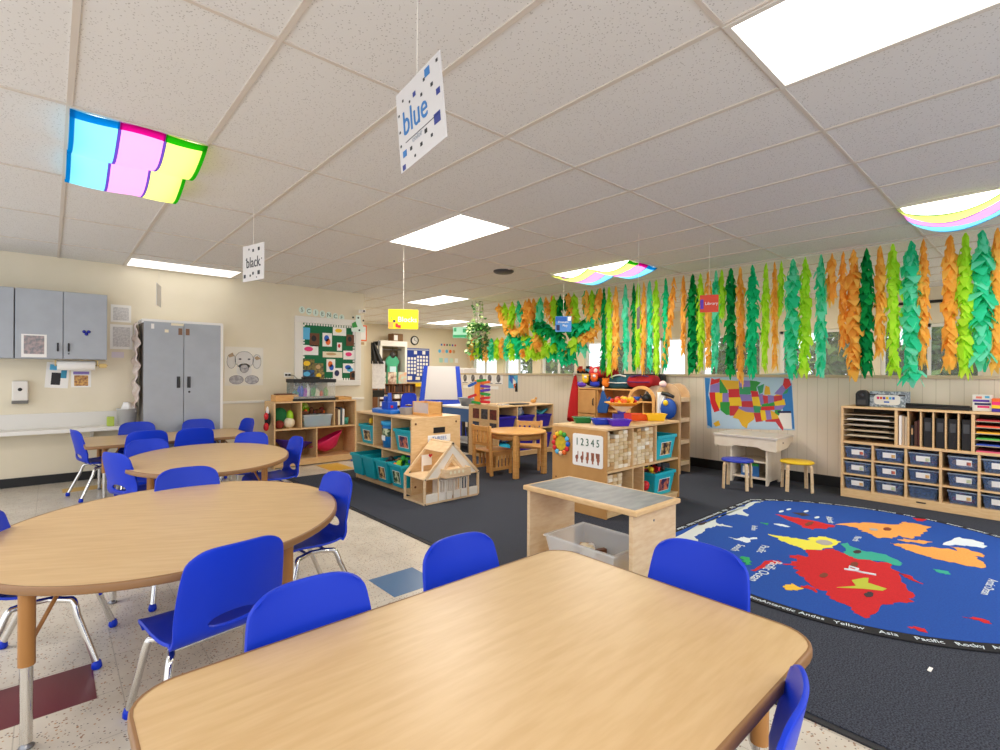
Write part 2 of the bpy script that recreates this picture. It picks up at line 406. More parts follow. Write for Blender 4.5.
# striped play cloths pinned under three lights
CY = sheer('cyan_cloth', '#74d2f2', .62, .0); PK = sheer('pink_cloth', '#e68cde', .62, .0); YG = sheer('yellow_cloth', '#e0ea7c', .62, .0)
DB = sheer('blue_hem', '#1391d6', .6); DG = sheer('green_hem', '#27b81b', .6); MG = sheer('magenta_hem', '#d4188f', .6); VI = sheer('violet_seam', '#5a3fa8', .5)
def light_cloth(i, j, flip, label, sag=.1):
    x0, y0 = GX + i*GT, GY + j*GT
    t = thing('light_cloth', label, 'cloth', (x0, y0, CE), group='striped cloths under the ceiling lights')
    L_ = 2*GT
    order = [('cyan_stripe', CY), ('pink_stripe', PK), ('yellow_stripe', YG)]
    if flip: order = order[::-1]
    def P(u, v):       # u across, v along with two sags
        h = (v * 2) % 1.0 if v < 1 else 1.0
        drop = sag * math.sin(PI * min(h, 1)) ** .8 * (1 - .25*abs(u - .5)) if h > 0 else 0
        return (u*GT, v*L_, -.016 - drop - .006*math.sin(u*9 + v*14))
    for k, (nm, m) in enumerate(order):
        MB().grid(lambda u, v: P((k + .02 + .96*u)/3, v), 6, 32).build(nm, m, t, label=None)
    for k, m in ((0, DB if not flip else DG), (3, DG if not flip else DB)):
        MB().grid(lambda u, v: tuple(a + b for a, b in zip(P(max(0, min(1, k/3 + (u - .5)*.07)), v), (0, 0, -.002))), 2, 32).build('hem', m, t)
    for k in (1, 2):
        MB().grid(lambda u, v: tuple(a + b for a, b in zip(P(k/3 + (u - .5)*.025, v), (0, 0, -.002))), 1, 32).build('seam', VI, t)
    for k, m in enumerate(([DB, MG, DG] if not flip else [DG, MG, DB])):
        MB().grid(lambda u, v: tuple(a + b for a, b in zip(P((k + u)/3, v*.03), (0, 0, -.003))), 6, 1).build('end_hem', m, t)
light_cloth(0, 2, False, 'cyan, pink and yellow cloth sagging under the light at upper left')
light_cloth(8, 2, True, 'striped cloth sagging in two swags under the light above the streamers', .1)
light_cloth(8, -4, True, 'striped cloth hammocked under the light at the right edge', .125)
# small ceiling fittings
t = thing('ceiling_vent', 'small dark oval fitting on the ceiling in the middle', 'vent', (4.27, 4.7, CE))
MB().lathe([(0, -.03), (.11, -.028), (.13, -.012), (.13, 0)]).build('cover', DARK, t)
# ------------------------------------------------------------------ hanging signs
CORD = mat('string', '#e9e4da', rough=.8)
SIGNW = mat('sign_board', '#d2cfce', rough=.35); SBLUE = mat('sign_blue', '#2f74b5', rough=.5); SNAVY = mat('sign_navy', '#2b3a86', rough=.5); SBLK = mat('sign_ink', '#25272b', rough=.5)
def hanging_sign(loc, w, h, rz, board, label, cord=True, group=None):
    """board facing its own -Y, base point at the board's centre"""
    t = thing('hanging_sign', label, 'hanging sign', loc, rz, group)
    MB().box(-w/2, -.002, -h/2, w/2, .002, h/2).build('board', board, t)
    if cord: MB().cyl((0, 0, h/2 - .01), (0, 0, CE - loc[2]), .0016, n=5).build('cord', CORD, t)
    return t
t = hanging_sign((.893, 1.393, 2.12), .265, .285, -90, SIGNW, 'white hanging sign reading blue with small blue squares, near the camera', cord=False)
t.rotation_euler = (0, R(-8), R(-90))
vt = Vector((math.sin(R(8)), 0, math.cos(R(8)))); MB().cyl((0, 0, .135), tuple(Vector((0, 0, .135)) + vt*(CE - 2.12 - .135)), .0016, n=5).build('cord', CORD, t)
text('word', 'blue', .12, SBLUE, t, (-.025, -.003, .012), sx=.74)
text('small_print', 'color', .028, GREY, t, (-.02, -.003, -.062))
b = MB(); rr = random.Random(3)
for x, z, s_ in ((.06, .115, .028), (.11, .02, .02), (.095, -.06, .034), (-.1, -.085, .022), (.03, -.07, .014), (.115, .12, .01), (.04, .1, .01), (-.02, .085, .016), (-.05, .075, .008), (-.12, .06, .008), (-.12, 0, .008), (-.06, -.085, .012), (0, -.1, .012), (.06, -.1, .01), (-.11, -.13, .018), (.08, .06, .012), (.02, .06, .01), (-.09, .1, .008), (-.04, -.12, .008), (-.12, -.05, .008)):
    MB().box(x - s_/2, -.0032, z - s_/2, x + s_/2, -.0021, z + s_/2).build('printed_square', rr.choice([SBLUE, SNAVY, SNAVY]) if s_ > .015 else SBLK, t)
MB().box(-.09, -.0032, -.052, .11, -.0022, -.05).build('printed_line', SBLK, t)
t = hanging_sign((1.19, 4.25, 2.145), .3, .285, -76, SIGNW, 'white hanging sign reading black with black squares, above the far tables')
text('word', 'black', .12, SBLK, t, (0, -.003, .0), sx=.8)
b = MB()
for x, z, s_ in ((.08, .1, .026), (0, .095, .022), (-.06, .11, .014), (-.12, -.1, .028), (-.04, -.1, .018), (.0, -.085, .022), (.08, -.085, .032), (.12, .02, .01), (.1, -.03, .012), (.05, -.12, .01), (-.1, .03, .01)):
    MB().box(x - s_/2, -.0032, z - s_/2, x + s_/2, -.0021, z + s_/2).build('printed_square', SBLK, t)
t = hanging_sign((.93, 6.95, 2.16), .3, .25, -106, SIGNW, 'white hanging sign seen almost edge-on above the tall grey cabinet')
t = hanging_sign((2.70, 4.5, 1.832), .3, .2, -30, mat('sign_yellow', '#ffe208', rough=.5), 'yellow hanging sign reading Blocks with a picture of toy blocks')
text('word', 'Blocks', .075, WHITE, t, (.04, -.003, -.005), sx=1.0)
b = MB(); b.box(-.13, -.004, -.0, -.11, -.0021, .02, 0); b.box(-.105, -.004, -.035, -.08, -.0021, -.01, 1); b.box(-.08, -.004, -.085, -.055, -.0021, -.045, 2); b.box(-.055, -.004, -.09, -.025, -.0021, -.06, 2); b.box(-.15, -.004, -.09, -.1, -.0021, -.03, 3)
b.build('block_picture', [LIME, NAVY, RED, mat('pale_orange', '#f5a648')], t)
t = hanging_sign((4.8, 4.16, 1.905), .2, .195, -48, mat('sign_midblue', '#4f8bd0', rough=.45), 'blue hanging sign reading Dramatic Play in front of the gathered streamers')
text('word', 'Dramatic', .036, WHITE, t, (.0, -.003, .025)); text('word', 'Play', .038, WHITE, t, (.02, -.003, -.02))
b = MB(); b.box(-.085, -.004, -.08, -.045, -.0021, -.01, 0); b.box(-.095, -.003, .035, .04, -.0021, .09, 1); b.box(.055, -.004, .04, .095, -.0021, .09, 2); b.build('sign_picture', [NAVY, mat('deep_blue_ink', '#1d5fb4'), PAPER], t)
t = hanging_sign((4.66, 2.22, 1.955), .165, .165, -62, mat('sign_red', '#d8401e', rough=.45), 'red hanging sign reading Library in front of the streamers')
text('word', 'Library', .04, WHITE, t, (.02, -.003, .0)); b = MB().box(-.078, -.004, -.05, -.05, -.0021, .04); b.build('book_picture', PUR, t)
t = hanging_sign((4.05, 2.6, 1.80), .16, .2, 42, mat('sign_photo', '#8d8a86', '#4a4642', 30), 'small hanging sign seen edge-on among the middle streamers')
t = hanging_sign((6.08, 7.98, 2.09), .28, .22, -44, mat('sign_mint', '#9fd8bd', rough=.5), 'mint and green hanging sign beside the hanging plant')
b = MB(); b.box(-.135, -.004, -.1, .135, -.0021, -.045); b.box(-.12, -.004, .02, -.07, -.0021, .09); b.box(.06, -.004, .0, .12, -.0021, .08); b.build('green_band', mat('sign_green', '#159a5c'), t)
# ------------------------------------------------------------------ outside the windows
struct(MB().box(XW + .25, YM - 4, -.12, XW + 9, YF + 4, -.02).build('ground', mat('grass_ground', '#7c9a55', '#96ad6a', 8, rough=.9)))
LEAFS = [mat('leaf_a', '#46702c', rough=.6), mat('leaf_b', '#6f9440', rough=.6), mat('leaf_c', '#2f5626', rough=.6)]
def bush(loc, r, h, n, label, seed):
    q = random.Random(seed); t = thing('bush', label, 'bush', loc, group='bushes outside the far windows')
    f = MB()
    for _ in range(n):
        a = q.uniform(0, 2*PI); e = math.acos(q.uniform(-1, 1)); k = q.uniform(.55, 1)
        p = Vector((r*k*math.sin(e)*math.cos(a), r*k*math.sin(e)*math.sin(a), h/2 + .2 + h/2*k*math.cos(e)))
        d1 = Vector((q.uniform(-1, 1), q.uniform(-1, 1), q.uniform(-1, 1))).normalized(); d2 = d1.cross(Vector((q.uniform(-1, 1), q.uniform(-1, 1), 1))).normalized()
        s_ = q.uniform(.07, .16)
        f.add([p - d1*s_, p + d2*s_*.5, p + d1*s_, p - d2*s_*.5], [(0, 1, 2, 3)], q.randrange(3))
    f.build('foliage', LEAFS, t)
    MB().tube([(0, 0, 0), (.03, .02, h*.5), (0, 0, h*.8)], [.05, .04, .015], 7).build('trunk', BRN, t)
for k, (y, r, h, lb) in enumerate(((9.9, .9, 2.5, 'pale green bush outside the far window beyond the partition end'), (7.6, .8, 2.2, 'green bush outside the window behind the gathered streamers'),
        (4.4, .9, 2.4, 'green bush outside the window behind the middle streamers'), (2.6, .8, 2.3, 'leafy bush outside the window left of the tan wall patch'),
        (1.2, .8, 2.1, 'leafy bush outside the window behind the right streamers'), (-.4, .8, 2.2, 'leafy bush outside the rightmost window'))):
    bush((XW + 1.8, y + (.0 if k else .5), -.02), r, h, 2000, lb, 40 + k)
t = thing('curtain_rod', 'black curtain rod above the far window behind the right streamers', 'curtain rod', (XW - .07, 1.5, 2.36))
MB().cyl((0, -.9, 0), (0, .75, 0), .022, n=10).build('rod', BLACK, t); b = MB()
for y in (-.6, .5): b.box(0, y - .02, -.02, .07, y + .02, .02)
b.build('bracket', BLACK, t)
# ------------------------------------------------------------------ chairs
def make_chair(label):
    t = thing('stacking_chair', label, 'chair', group='blue stacking chairs')
    prof = [(.195, .29), (.19, .312), (.172, .328), (.13, .333), (.05, .325), (-.04, .321), (-.1, .327), (-.14, .343), (-.164, .375), (-.178, .425), (-.194, .5), (-.212, .58), (-.222, .63), (-.227, .656)]
    wid = [.16, .17, .18, .185, .187, .184, .18, .177, .176, .176, .172, .165, .156, .138]
    ln = [0]
    for a, b in zip(prof, prof[1:]): ln.append(ln[-1] + math.dist(a, b))
    T = ln[-1]
    def samp(l, arr):
        for i in range(len(ln) - 1):
            if l <= ln[i+1] or i == len(ln) - 2:
                k = (l - ln[i]) / (ln[i+1] - ln[i]); k = max(0, min(1, k))
                p0 = arr[max(i-1, 0)]; p1 = arr[i]; p2 = arr[i+1]; p3 = arr[min(i+2, len(arr)-1)]
                f = lambda a, b, c, d: b + .5*k*((c - a) + k*((2*a - 5*b + 4*c - d) + k*(3*(b - c) + d - a)))
                return tuple(f(*q) for q in zip(p0, p1, p2, p3)) if isinstance(p1, tuple) else f(p0, p1, p2, p3)
    def S(s, l):
        y, z = samp(l, prof); w = samp(l, wid)
        k = l / T; dish = s*s
        if k < .5: z += .016 * dish * dish * min(1, k*5)
        else:
            y += .03 * dish * min(1, (k - .5)*6); z -= .022 * abs(s)**5 * max(0, (k - .8)*5)
        return (s*w, y, z)
    NU, NV = 22, 48
    me = bpy.data.meshes.new('seat_shell'); bm = bmesh.new(); P = {}
    lc, a_, b_ = .428, .085, .026       # carrying slot at the foot of the backrest
    vs = {}
    for j in range(NV + 1):
        for i in range(NU + 1):
            s_, l = 2*i/NU - 1, T*j/NV; v = bm.verts.new(S(s_, l)); vs[i, j] = v; P[v] = (s_, l)
    def d(v): s_, l = P[v]; return math.hypot(s_*.182/a_, (l - lc)/b_)
    for j in range(NV):
        for i in range(NU): bm.faces.new((vs[i, j], vs[i+1, j], vs[i+1, j+1], vs[i, j+1])).smooth = True
    dead = [v for v in P if d(v) < .96]
    bmesh.ops.delete(bm, geom=dead, context='VERTS')
    for v in [v for v in bm.verts if v.is_boundary and d(v) < 1.9]:
        s_, l = P[v]; k = d(v); v.co = S(s_/k, lc + (l - lc)/k)
    bm.to_mesh(me); bm.free(); me.materials.append(BLUE)
    o = bpy.data.objects.new('seat_shell', me); COL.objects.link(o); o.parent = t
    md = o.modifiers.new('thickness', 'SOLIDIFY'); md.thickness = .011; md.offset = -1
    md = o.modifiers.new('edges', 'BEVEL'); md.width = .004; md.segments = 2; md.limit_method = 'ANGLE'; md.angle_limit = R(50)
    for sx in (-1, 1):
        for sy in (1, -1):
            y1, y2 = (.1, .195) if sy > 0 else (-.07, -.2)
            pts = [(sx*.13, y1*.3, .298), (sx*.15, y1*.75, .296)]
            for k in range(6):
                a = k / 5; pts.append((sx*(.158 + .018*a), y1 + (y2 - y1)*(.08 + .2*a), .293 - .05*a*a - .012*a))
            pts.append((sx*.2, y2, .022))
            lg = MB().tube(pts, .0128, 10).build('leg', CHROME, t)
            MB().lathe([(0, 0), (.014, .001), (.019, .009), (.018, .022), (.0135, .036), (0, .036)], (sx*.2, y2, 0), 12).build('foot_cap', BLUE, lg)
        MB().tube([(sx*.13, .03, .299), (sx*.14, -.02, .299)], .0115, 8).build('side_rail', CHROME, t)
    MB().tube([(-.14, -.045, .297), (.14, -.045, .297)], .01, 8).build('cross_bar', CHROME, t)
    MB().tube([(-.13, .055, .3), (.13, .055, .3)], .01, 8).build('cross_bar', CHROME, t)
    return t
CH = [  # x, y, rz, scale, label
    (.46, 2.12, 9, 1.05, 'blue stacking chair seen from behind in the gap between the two nearest tables'),
    (.55, 1.21, 180, 1.05, 'blue chair under the left end of the nearest table, back towards the oval table'),
    (1.135, 1.29, 180, 1.02, 'blue chair on the far side of the nearest table beside the blue floor tile'),
    (1.475, .825, 91, 1.05, 'blue chair at the right end of the nearest table in front of the map rug'),
    (1.06, .545, 14, 1.0, 'blue chair back seen edge-on at the near right side of the nearest table'),
    (1.06, 2.81, 95, 1.05, 'blue chair with open carrying slot at the right end of the nearest oval table'),
    (.63, 3.42, 177, 1.04, 'blue chair tucked in at the far side of the nearest oval table'),
    (.0, 3.0, -102, 1.03, 'blue chair at the left photo edge with its seat under the nearest oval table'),
    (.54, 4.69, -66, 1.05, 'blue chair turned sideways at the left end of the second oval table'),
    (.67, 5.40, 180, 1, 'smaller blue chair at the far left side of the second oval table'),
    (1.45, 5.43, 145, 1, 'blue chair at the far right side of the second oval table'),
    (1.48, 4.66, 90, 1.05, 'blue chair seen from the side at the right end of the second oval table'),
    (.39, 6.6, -78, 1.06, 'taller blue chair at the left end of the far rectangular table'),
    (.72, 6.24, 0, 1.06, 'taller blue chair at the near side of the far table, left of two'),
    (1.13, 6.22, 0, 1.06, 'taller blue chair at the near side of the far table, right of two'),
    (.75, 6.9, 180, 1.06, 'taller blue chair at the wall side of the far table below the grey bucket'),
    (1.36, 6.88, 180, 1.06, 'taller blue chair behind the far table in front of the tall cabinet'),
    (1.66, 6.8, 100, 1.06, 'taller blue chair at the right end of the far rectangular table'),
]
c0 = make_chair(CH[0][4])
for k, (x, y, rz, s_, lb) in enumerate(CH):
    if k == 0: c0.location = (x, y, 0); c0.rotation_euler = (0, 0, R(rz)); c0.scale = (s_,)*3
    else: copy_tree(c0, lb, (x, y, 0), rz, scale=s_)
# ------------------------------------------------------------------ activity tables
def table_leg(t, x, y, H, bx, by):
    l = MB().cyl((x, y, H*.5), (x, y, H - .03), .0235, n=14).build('leg', LEGWOOD, t)
    MB().cyl((x, y, .02), (x, y, H*.52), .017, n=12).build('leg_insert', CHROME, l, label='chrome lower leg')
    MB().lathe([(0, 0), (.02, 0), (.022, .006), (.012, .014), (.008, .024)], (x, y, 0), 12).build('glide', STEEL, l)
    MB().tube([(x + bx*.012, y + by*.012, H*.62), (x + bx*.16, y + by*.16, H - .03)], .007, 8).build('brace', LEGWOOD, l)
def activity_table(loc, outline, H, legs, label, rz=0):
    t = thing('activity_table', label, 'table', loc, rz, 'maple topped activity tables')
    MB().prism(outline, H - .028, H).build('tabletop', MAPLE, t)
    n = len(outline); f = MB()
    prof = [(1.0, -.03), (1.004, -.029), (1.006, -.024), (1.006, -.004), (1.003, .0006), (1.0, .001), (.994, .0008)]
    cxm = max(abs(p[0]) for p in outline); vs = []
    for k, z in prof:
        for (x, y), (xp, yp), (xn, yn) in zip(outline, outline[-1:] + outline[:-1], outline[1:] + outline[:1]):
            tx, ty = xn - xp, yn - yp; q = math.hypot(tx, ty); vs.append((x + ty/q*(k - 1)*.8, y - tx/q*(k - 1)*.8, H + z))
    f.add(vs, [(i*n + k, i*n + (k+1) % n, (i+1)*n + (k+1) % n, (i+1)*n + k) for i in range(len(prof) - 1) for k in range(n)], 0, True)
    f.build('edge_band', EDGE, t)
    for x, y in legs:
        q = math.hypot(x, y); table_leg(t, x, y, H, -x/q, -y/q)
    return t
activity_table((.828, .885, 0), rrect(1.41, .93, .1), .58, [(-.58, -.35), (.6, -.35), (-.6, .33), (.6, .33)], 'nearest rectangular maple table with rounded corners filling the foreground')
activity_table((.495, 2.89, 0), ellipse(.715, .825, 72), .563, [(-.2, -.755), (.548, -.33), (-.5, .4), (.15, .7)], 'nearest oval maple table at left, between the blue chairs', -30)
activity_table((1.01, 4.78, 0), ellipse(.60, .84, 64), .57, [(-.38, -.42), (.38, -.42), (-.36, .45), (.36, .45)], 'second oval maple table beyond the nearest oval one', -12)
activity_table((1.0, 6.6, 0), rrect(1.5, .92, .06), .56, [(-.6, -.34), (.6, -.34), (-.6, .34), (.6, .34)], 'far rectangular maple table near the tall grey cabinet')

# ------------------------------------------------------------------ left wall
def wall_cupboard(x0, x1, label, split, handles):
    t = thing('wall_cupboard', label, 'cupboard', ((x0 + x1)/2, YL, 1.41), group='grey wall cupboards')
    w = (x1 - x0)/2
    MB().box(-w, -.33, 0, w, 0, .745).build('body', GREY, t, bevel=.002)
    for k, (a, b) in enumerate(((-w, split - x0 - w), (split - x0 - w, w))):
        d = MB().box(a + .004, -.35, .004, b - .004, -.331, .741).build('door', GREY, t, bevel=.002)
        hx = handles[k] - (x0 + x1)/2
        MB().tube([(hx, -.35, .09), (hx, -.37, .095), (hx, -.37, .165), (hx, -.35, .17)], .008, 8).build('handle', BLACK, d)
        if k == 1 and x1 > 0:
            MB().lathe([(.008, 0), (.008, -.004), (0, -.004)], (hx + .0, -.3505, .06), 10, axis='y').build('lock', BLACK, d)
    return t
wall_cupboard(-1.04, -.285, 'grey two door wall cupboard cut by the left edge of the photo', -.66, (-.7, -.62))
wall_cupboard(-.28, .485, 'grey two door wall cupboard over the paper towel holder', .103, (.06, .15))
t = thing('notice', 'white notice with a red and grey photo taped on the cupboard door', 'notice', (-.13, YL - .352, 1.53))
MB().box(-.1, -.002, -.105, .1, 0, .14).build('sheet', PAPER, t); b = MB().box(-.08, -.003, -.07, .08, -.002, .125); b.build('printed_photo', mat('printed_photo', '#b8a2a0', '#7c7f86', 30), t)
t = thing('magnet', 'dark blue cluster magnet on the right cupboard door', 'magnet', (.30, YL - .351, 1.71))
b = MB(); b.ball((-.02, -.006, .012), .018, 8); b.ball((.02, -.006, .012), .018, 8); b.ball((0, -.006, -.014), .018, 8); b.build('magnet_body', mat('magnet_blue', '#14209a', rough=.4), t)
# paper towels
t = thing('towel_holder', 'brass wall bracket holding the paper towels under the cupboard', 'towel holder', (.3, YL - .2, 1.405))
b = MB(); b.box(-.265, -.05, -.07, -.255, .05, 0); b.box(.1, -.05, -.07, .11, .05, 0); b.box(-.265, -.05, -.004, .18, .05, 0); b.build('bracket', mat('brass', '#b59a62', rough=.35, metal=.8), t)
b = MB(); b.tube([(-.265, 0, -.06), (.2, 0, -.06)], .006, 8); b.box(.12, -.02, -.085, .19, .02, -.04); b.build('rod', MATS['brass'], t)
t = thing('towel_roll', 'white roll of paper towels under the grey cupboard', 'paper towels', (.22, YL - .2, 1.345))
MB().lathe([(.02, -.165), (.055, -.165), (.057, -.16), (.057, .16), (.055, .165), (.02, .165), (.02, -.165)], (0, 0, 0), 28, axis='x').build('roll', PAPER, t)
def wall_paper(name, label, cat, x, z, w, h, m, rz=0, group=None, pics=()):
    t = thing(name, label, cat, (x, YL, z), 0, group)
    a = R(rz)
    def rc(x0, z0, x1, z1, dep):
        pts = [(x0, z0), (x1, z0), (x1, z1), (x0, z1)]
        return [(px*math.cos(a) - pz*math.sin(a), px*math.sin(a) + pz*math.cos(a)) for px, pz in pts]
    MB().prism(rc(-w/2, -h/2, w/2, h/2, 0), -.003, 0, 'y').build('sheet', m, t)
    for k, (x0, z0, x1, z1, mm) in enumerate(pics):
        MB().prism(rc(x0*w, z0*h, x1*w, z1*h, 0), -.0042, -.003, 'y').build('print', mm, t)
    return t
INK = mat('faint_ink', '#c6c4c4', '#e2e0de', 60, rough=.8)
wall_paper('leaflet', 'white leaflet with teal bands and a black shape, below the cupboard', 'leaflet', .06, 1.23, .2, .29, PAPER, -4, None, ((-.35, .2, .05, .42, SKYB), (.15, -.1, .4, .4, mat('teal_ink', '#2f8fb0')), (-.25, -.38, .15, .1, BLACK)))
wall_paper('leaflet', 'leaflet with an orange and yellow photo beside the teal one', 'leaflet', .27, 1.19, .18, .2, PAPER, 0, None, ((-.35, -.42, .35, .2, mat('orange_photo', '#e0b060', '#8a4f3a', 40)), (-.4, .25, .4, .42, LAV)))
wall_paper('notice', 'white typed notice on the wall right of the cupboard, upper', 'notice', .64, 1.985, .2, .21, PAPER, 0, None, ((-.38, -.4, .38, .35, INK),))
wall_paper('notice', 'white typed notice on the wall right of the cupboard, lower and larger', 'notice', .645, 1.7, .22, .3, PAPER, 0, None, ((-.38, -.4, .38, .4, INK),))
wall_paper('notice', 'tiny lavender slip under the two typed notices', 'notice', .61, 1.48, .12, .07, mat('pale_lavender', '#ddd3de'))
t = thing('soap_dispenser', 'white wall soap dispenser with a dark round window', 'soap dispenser', (-.245, YL, .92))
MB().box(-.065, -.1, .03, .065, 0, .25).build('case', mat('dispenser_white', '#e5e0d8', rough=.4), t, bevel=.012, seg=3)
MB().box(-.066, -.1, 0, .066, -.01, .035).build('drip_tray', mat('tray_grey', '#6f6c68'), t, bevel=.005)
MB().lathe([(0, -.004), (.018, -.004), (.018, 0)], (0, -.1, .155), 16, axis='y').build('window', BLACK, t)
# low wall counter
t = thing('counter', 'long white counter ledge with a low backsplash along the cream wall', 'counter', (-.95, YL, 0))
MB().box(-1.6, -.3, .59, 1.62, 0, .635).build('worktop', TRIMW, t, bevel=.006)
MB().box(-1.6, -.02, .635, 1.62, 0, .8).build('backsplash', mat('backsplash', '#dedbd4', rough=.25), t)
b = MB()
for x in (-1.4, -.5, .4, 1.3): b.prism([(-.012, .59), (-.2, .59), (-.012, .47)], x, x + .03, 'x')
b.build('bracket', TRIMW, t)
t = thing('bucket', 'light grey bucket on the counter beside the tall cabinet', 'bucket', (.69, YL - .16, .636))
MB().lathe([(0, .002), (.085, .002), (.1, .19), (.107, .19), (.107, .2), (.094, .2), (.08, .01), (0, .01)], (0, 0, 0), 24).build('pail', mat('pail_grey', '#d5d4d2', rough=.45), t)
t = thing('cloth_bundle', 'crumpled white paper towel sticking out of the grey bucket', 'paper towel', (.7, YL - .16, .78))
q = random.Random(5); b = MB(); b.grid(lambda u, v: ((u - .5)*.13 + .02*math.sin(v*9), (v - .5)*.1 + .02*math.sin(u*11), .03 + .1*math.sin(PI*u)*math.sin(PI*v) + .02*math.sin(17*u + 5*v)), 10, 10); b.build('crumple', PAPER, t, solid=.003)
t = thing('sponge', 'lime green sponge cloth hanging at the counter edge by the bucket', 'sponge', (.53, YL - .2, .636))
MB().box(-.035, -.02, 0, .035, .02, .11).build('cloth', mat('sponge_lime', '#b5c95a', rough=.9), t, bevel=.008)
# tall cabinet
t = thing('tall_cabinet', 'tall grey double door storage cabinet against the cream wall', 'cabinet', (1.225, YL, 0))
MB().box(-.405, -.42, 0, .405, 0, 1.89).build('body', mat('cabinet_side', '#8f8a84', rough=.5), t)
MB().box(-.42, -.43, 1.86, .43, 0, 1.905).build('top_trim', WHITE, t)
MB().box(.405, -.44, 0, .435, 0, 1.89).build('side_trim', WHITE, t)
for a, b_, hx in ((-.405, -.003, -.055), (.003, .405, .055)):
    d = MB().box(a, -.445, .06, b_, -.421, 1.875).build('door', GREY, t, bevel=.003)
    b = MB(); b.box(hx - .018, -.45, 1.08, hx + .018, -.445, 1.22); b.tube([(hx, -.45, 1.1), (hx, -.47, 1.105), (hx, -.47, 1.195), (hx, -.45, 1.2)], .008, 8); b.build('handle', DARK, d)
    b = MB(); b.box(hx*.7 - .02, -.452, 1.73, hx*.7 + .02, -.445, 1.81); b.build('latch', mat('rusty_latch', '#8a6a55', rough=.6, metal=.5), d)
MB().lathe([(.012, 0), (.012, -.006), (0, -.006)], (.06, -.446, 1.03), 12, axis='y').build('lock', DARK, t)
for nm, x, z, w, h, m in (('sticker', -.32, 1.82, .03, .06, WHITE), ('sticker', -.18, 1.77, .04, .035, CREAM), ('sticker', -.07, 1.855, .13, .03, CREAM)):
    MB().box(x - w/2, -.448, z - h/2, x + w/2, -.445, z + h/2).build(nm, m, t)
t = thing('bag_bundle', 'crumpled white plastic bags hanging down the left side of the tall cabinet', 'bags', (.80, YL - .2, 1.85))
b = MB(); q = random.Random(9)
b.grid(lambda u, v: (-.03 - .018*math.sin(v*21 + u*5) - .012*math.sin(v*47), -.16 + .32*u, -1.0*v + .01*math.sin(u*12)), 10, 50)
b.build('plastic', mat('bag_white', '#e2d6cf', '#cdb8ac', 9, rough=.4), t, solid=.012)
# generic baby-animal colouring poster on a clear sheet
t = thing('animal_poster', 'clear poster with a grey outline drawing of a sitting baby elephant', 'poster', (2.03, YL, 1.36))
MB().box(-.25, -.003, -.27, .25, 0, .27).build('sheet', mat('clear_sheet', '#e7e1d4', rough=.25), t)
PENC = mat('pencil_grey', '#9d9ba0', '#c4c2c4', 25, rough=.8); INKB = mat('outline_ink', '#55535a', rough=.8)
b = MB()
for cx_, cz_, rx, rz_ in ((0, .09, .12, .12), (-.0, -.06, .1, .1), (-.165, .07, .055, .1), (.165, .07, .055, .1)):
    b.prism(ellipse(rx, rz_, 28, cx_, cz_), -.0036, -.003, 'y')
b.build('pale_fill', mat('pale_grey_fill', '#dcdad8', rough=.8), t)
b = MB()
for cx_, cz_, rx, rz_ in ((0, -.03, .055, .06), (-.1, -.19, .09, .06), (.1, -.19, .09, .06)): b.prism(ellipse(rx, rz_, 28, cx_, cz_), -.0042, -.0036, 'y')
b.build('shading', PENC, t)
b = MB()
for cx_, cz_, rx, rz_ in ((-.055, .1, .018, .012), (.06, .1, .018, .012)): b.prism(ellipse(rx, rz_, 12, cx_, cz_), -.005, -.004, 'y')
for cx_, cz_, rx, rz_ in ((0, .09, .12, .12), (0, -.03, .055, .06), (-.1, -.19, .09, .06), (.1, -.19, .09, .06), (-.165, .07, .055, .1), (.165, .07, .055, .1)):
    b.tube([(cx_ + rx*math.cos(a*PI/14), -.0045, cz_ + rz_*math.sin(a*PI/14)) for a in range(28)], .002, 4, closed=True)
b.build('outline', INKB, t)
b = MB(); b.prism([(-.13, .14), (-.19, .12), (-.21, .15), (-.15, .19)], -.0046, -.004, 'y'); b.prism([(.13, .12), (.17, .15), (.22, .11), (.16, .09)], -.0046, -.004, 'y'); b.build('tinted_ear', mat('ear_tan', '#b39a78'), t)
# socket with cord
t = thing('socket', 'wall socket with two black plugs left of the green board', 'socket', (2.62, YL, 1.24))
MB().box(-.05, -.008, -.035, .05, 0, .035).build('plate', WHITE, t, bevel=.003); b = MB(); b.box(-.035, -.03, -.014, -.008, -.008, .014); b.box(.012, -.03, -.014, .04, -.008, .014); b.build('plug', BLACK, t)
t = thing('power_cord', 'grey power cord running from the socket down behind the shelf', 'cord', (2.65, YL, 1.24))
MB().tube([(0, -.028, 0), (.05, -.05, -.01), (.1, -.05, -.06), (.13, -.05, -.2), (.16, -.05, -.45)], .005, 6).build('cable', mat('cord_grey', '#77736c'), t)
# bulletin board
t = thing('bulletin_board', 'white framed bulletin board with green backing and a scalloped border', 'bulletin board', (3.245, YL, 1.07))
W_, H_ = 1.06, 1.06; b = MB(); e = .12
for a in ((-W_/2, 0, W_/2, .09), (-W_/2, H_ - .1, W_/2, H_), (-W_/2, .09, -W_/2 + e, H_ - .1), (W_/2 - .1, .09, W_/2, H_ - .1)): b.box(a[0], -.045, a[1], a[2], 0, a[3])
b.build('frame', TRIMW, t, bevel=.006)
MB().box(-W_/2 + e, -.02, .09, W_/2 - .1, -.004, H_ - .1).build('green_backing', mat('board_green', '#0f6b42', rough=.8), t)
b = MB(); xa, xb, za, zb = -W_/2 + e + .02, W_/2 - .12, .11, H_ - .12
n = 19
for k in range(n):
    u = xa + (xb - xa)*(k + .5)/n; v = za + (zb - za)*(k + .5)/n; r_ = .016
    for p in ((u, za - .004), (u, zb + .004)): b.prism(ellipse(r_, .018, 12, *p), -.023, -.02, 'y')
    for p in ((xa - .004, v), (xb + .004, v)): b.prism(ellipse(.018, r_, 12, *p), -.023, -.02, 'y')
b.build('scalloped_border', WHITE, t)
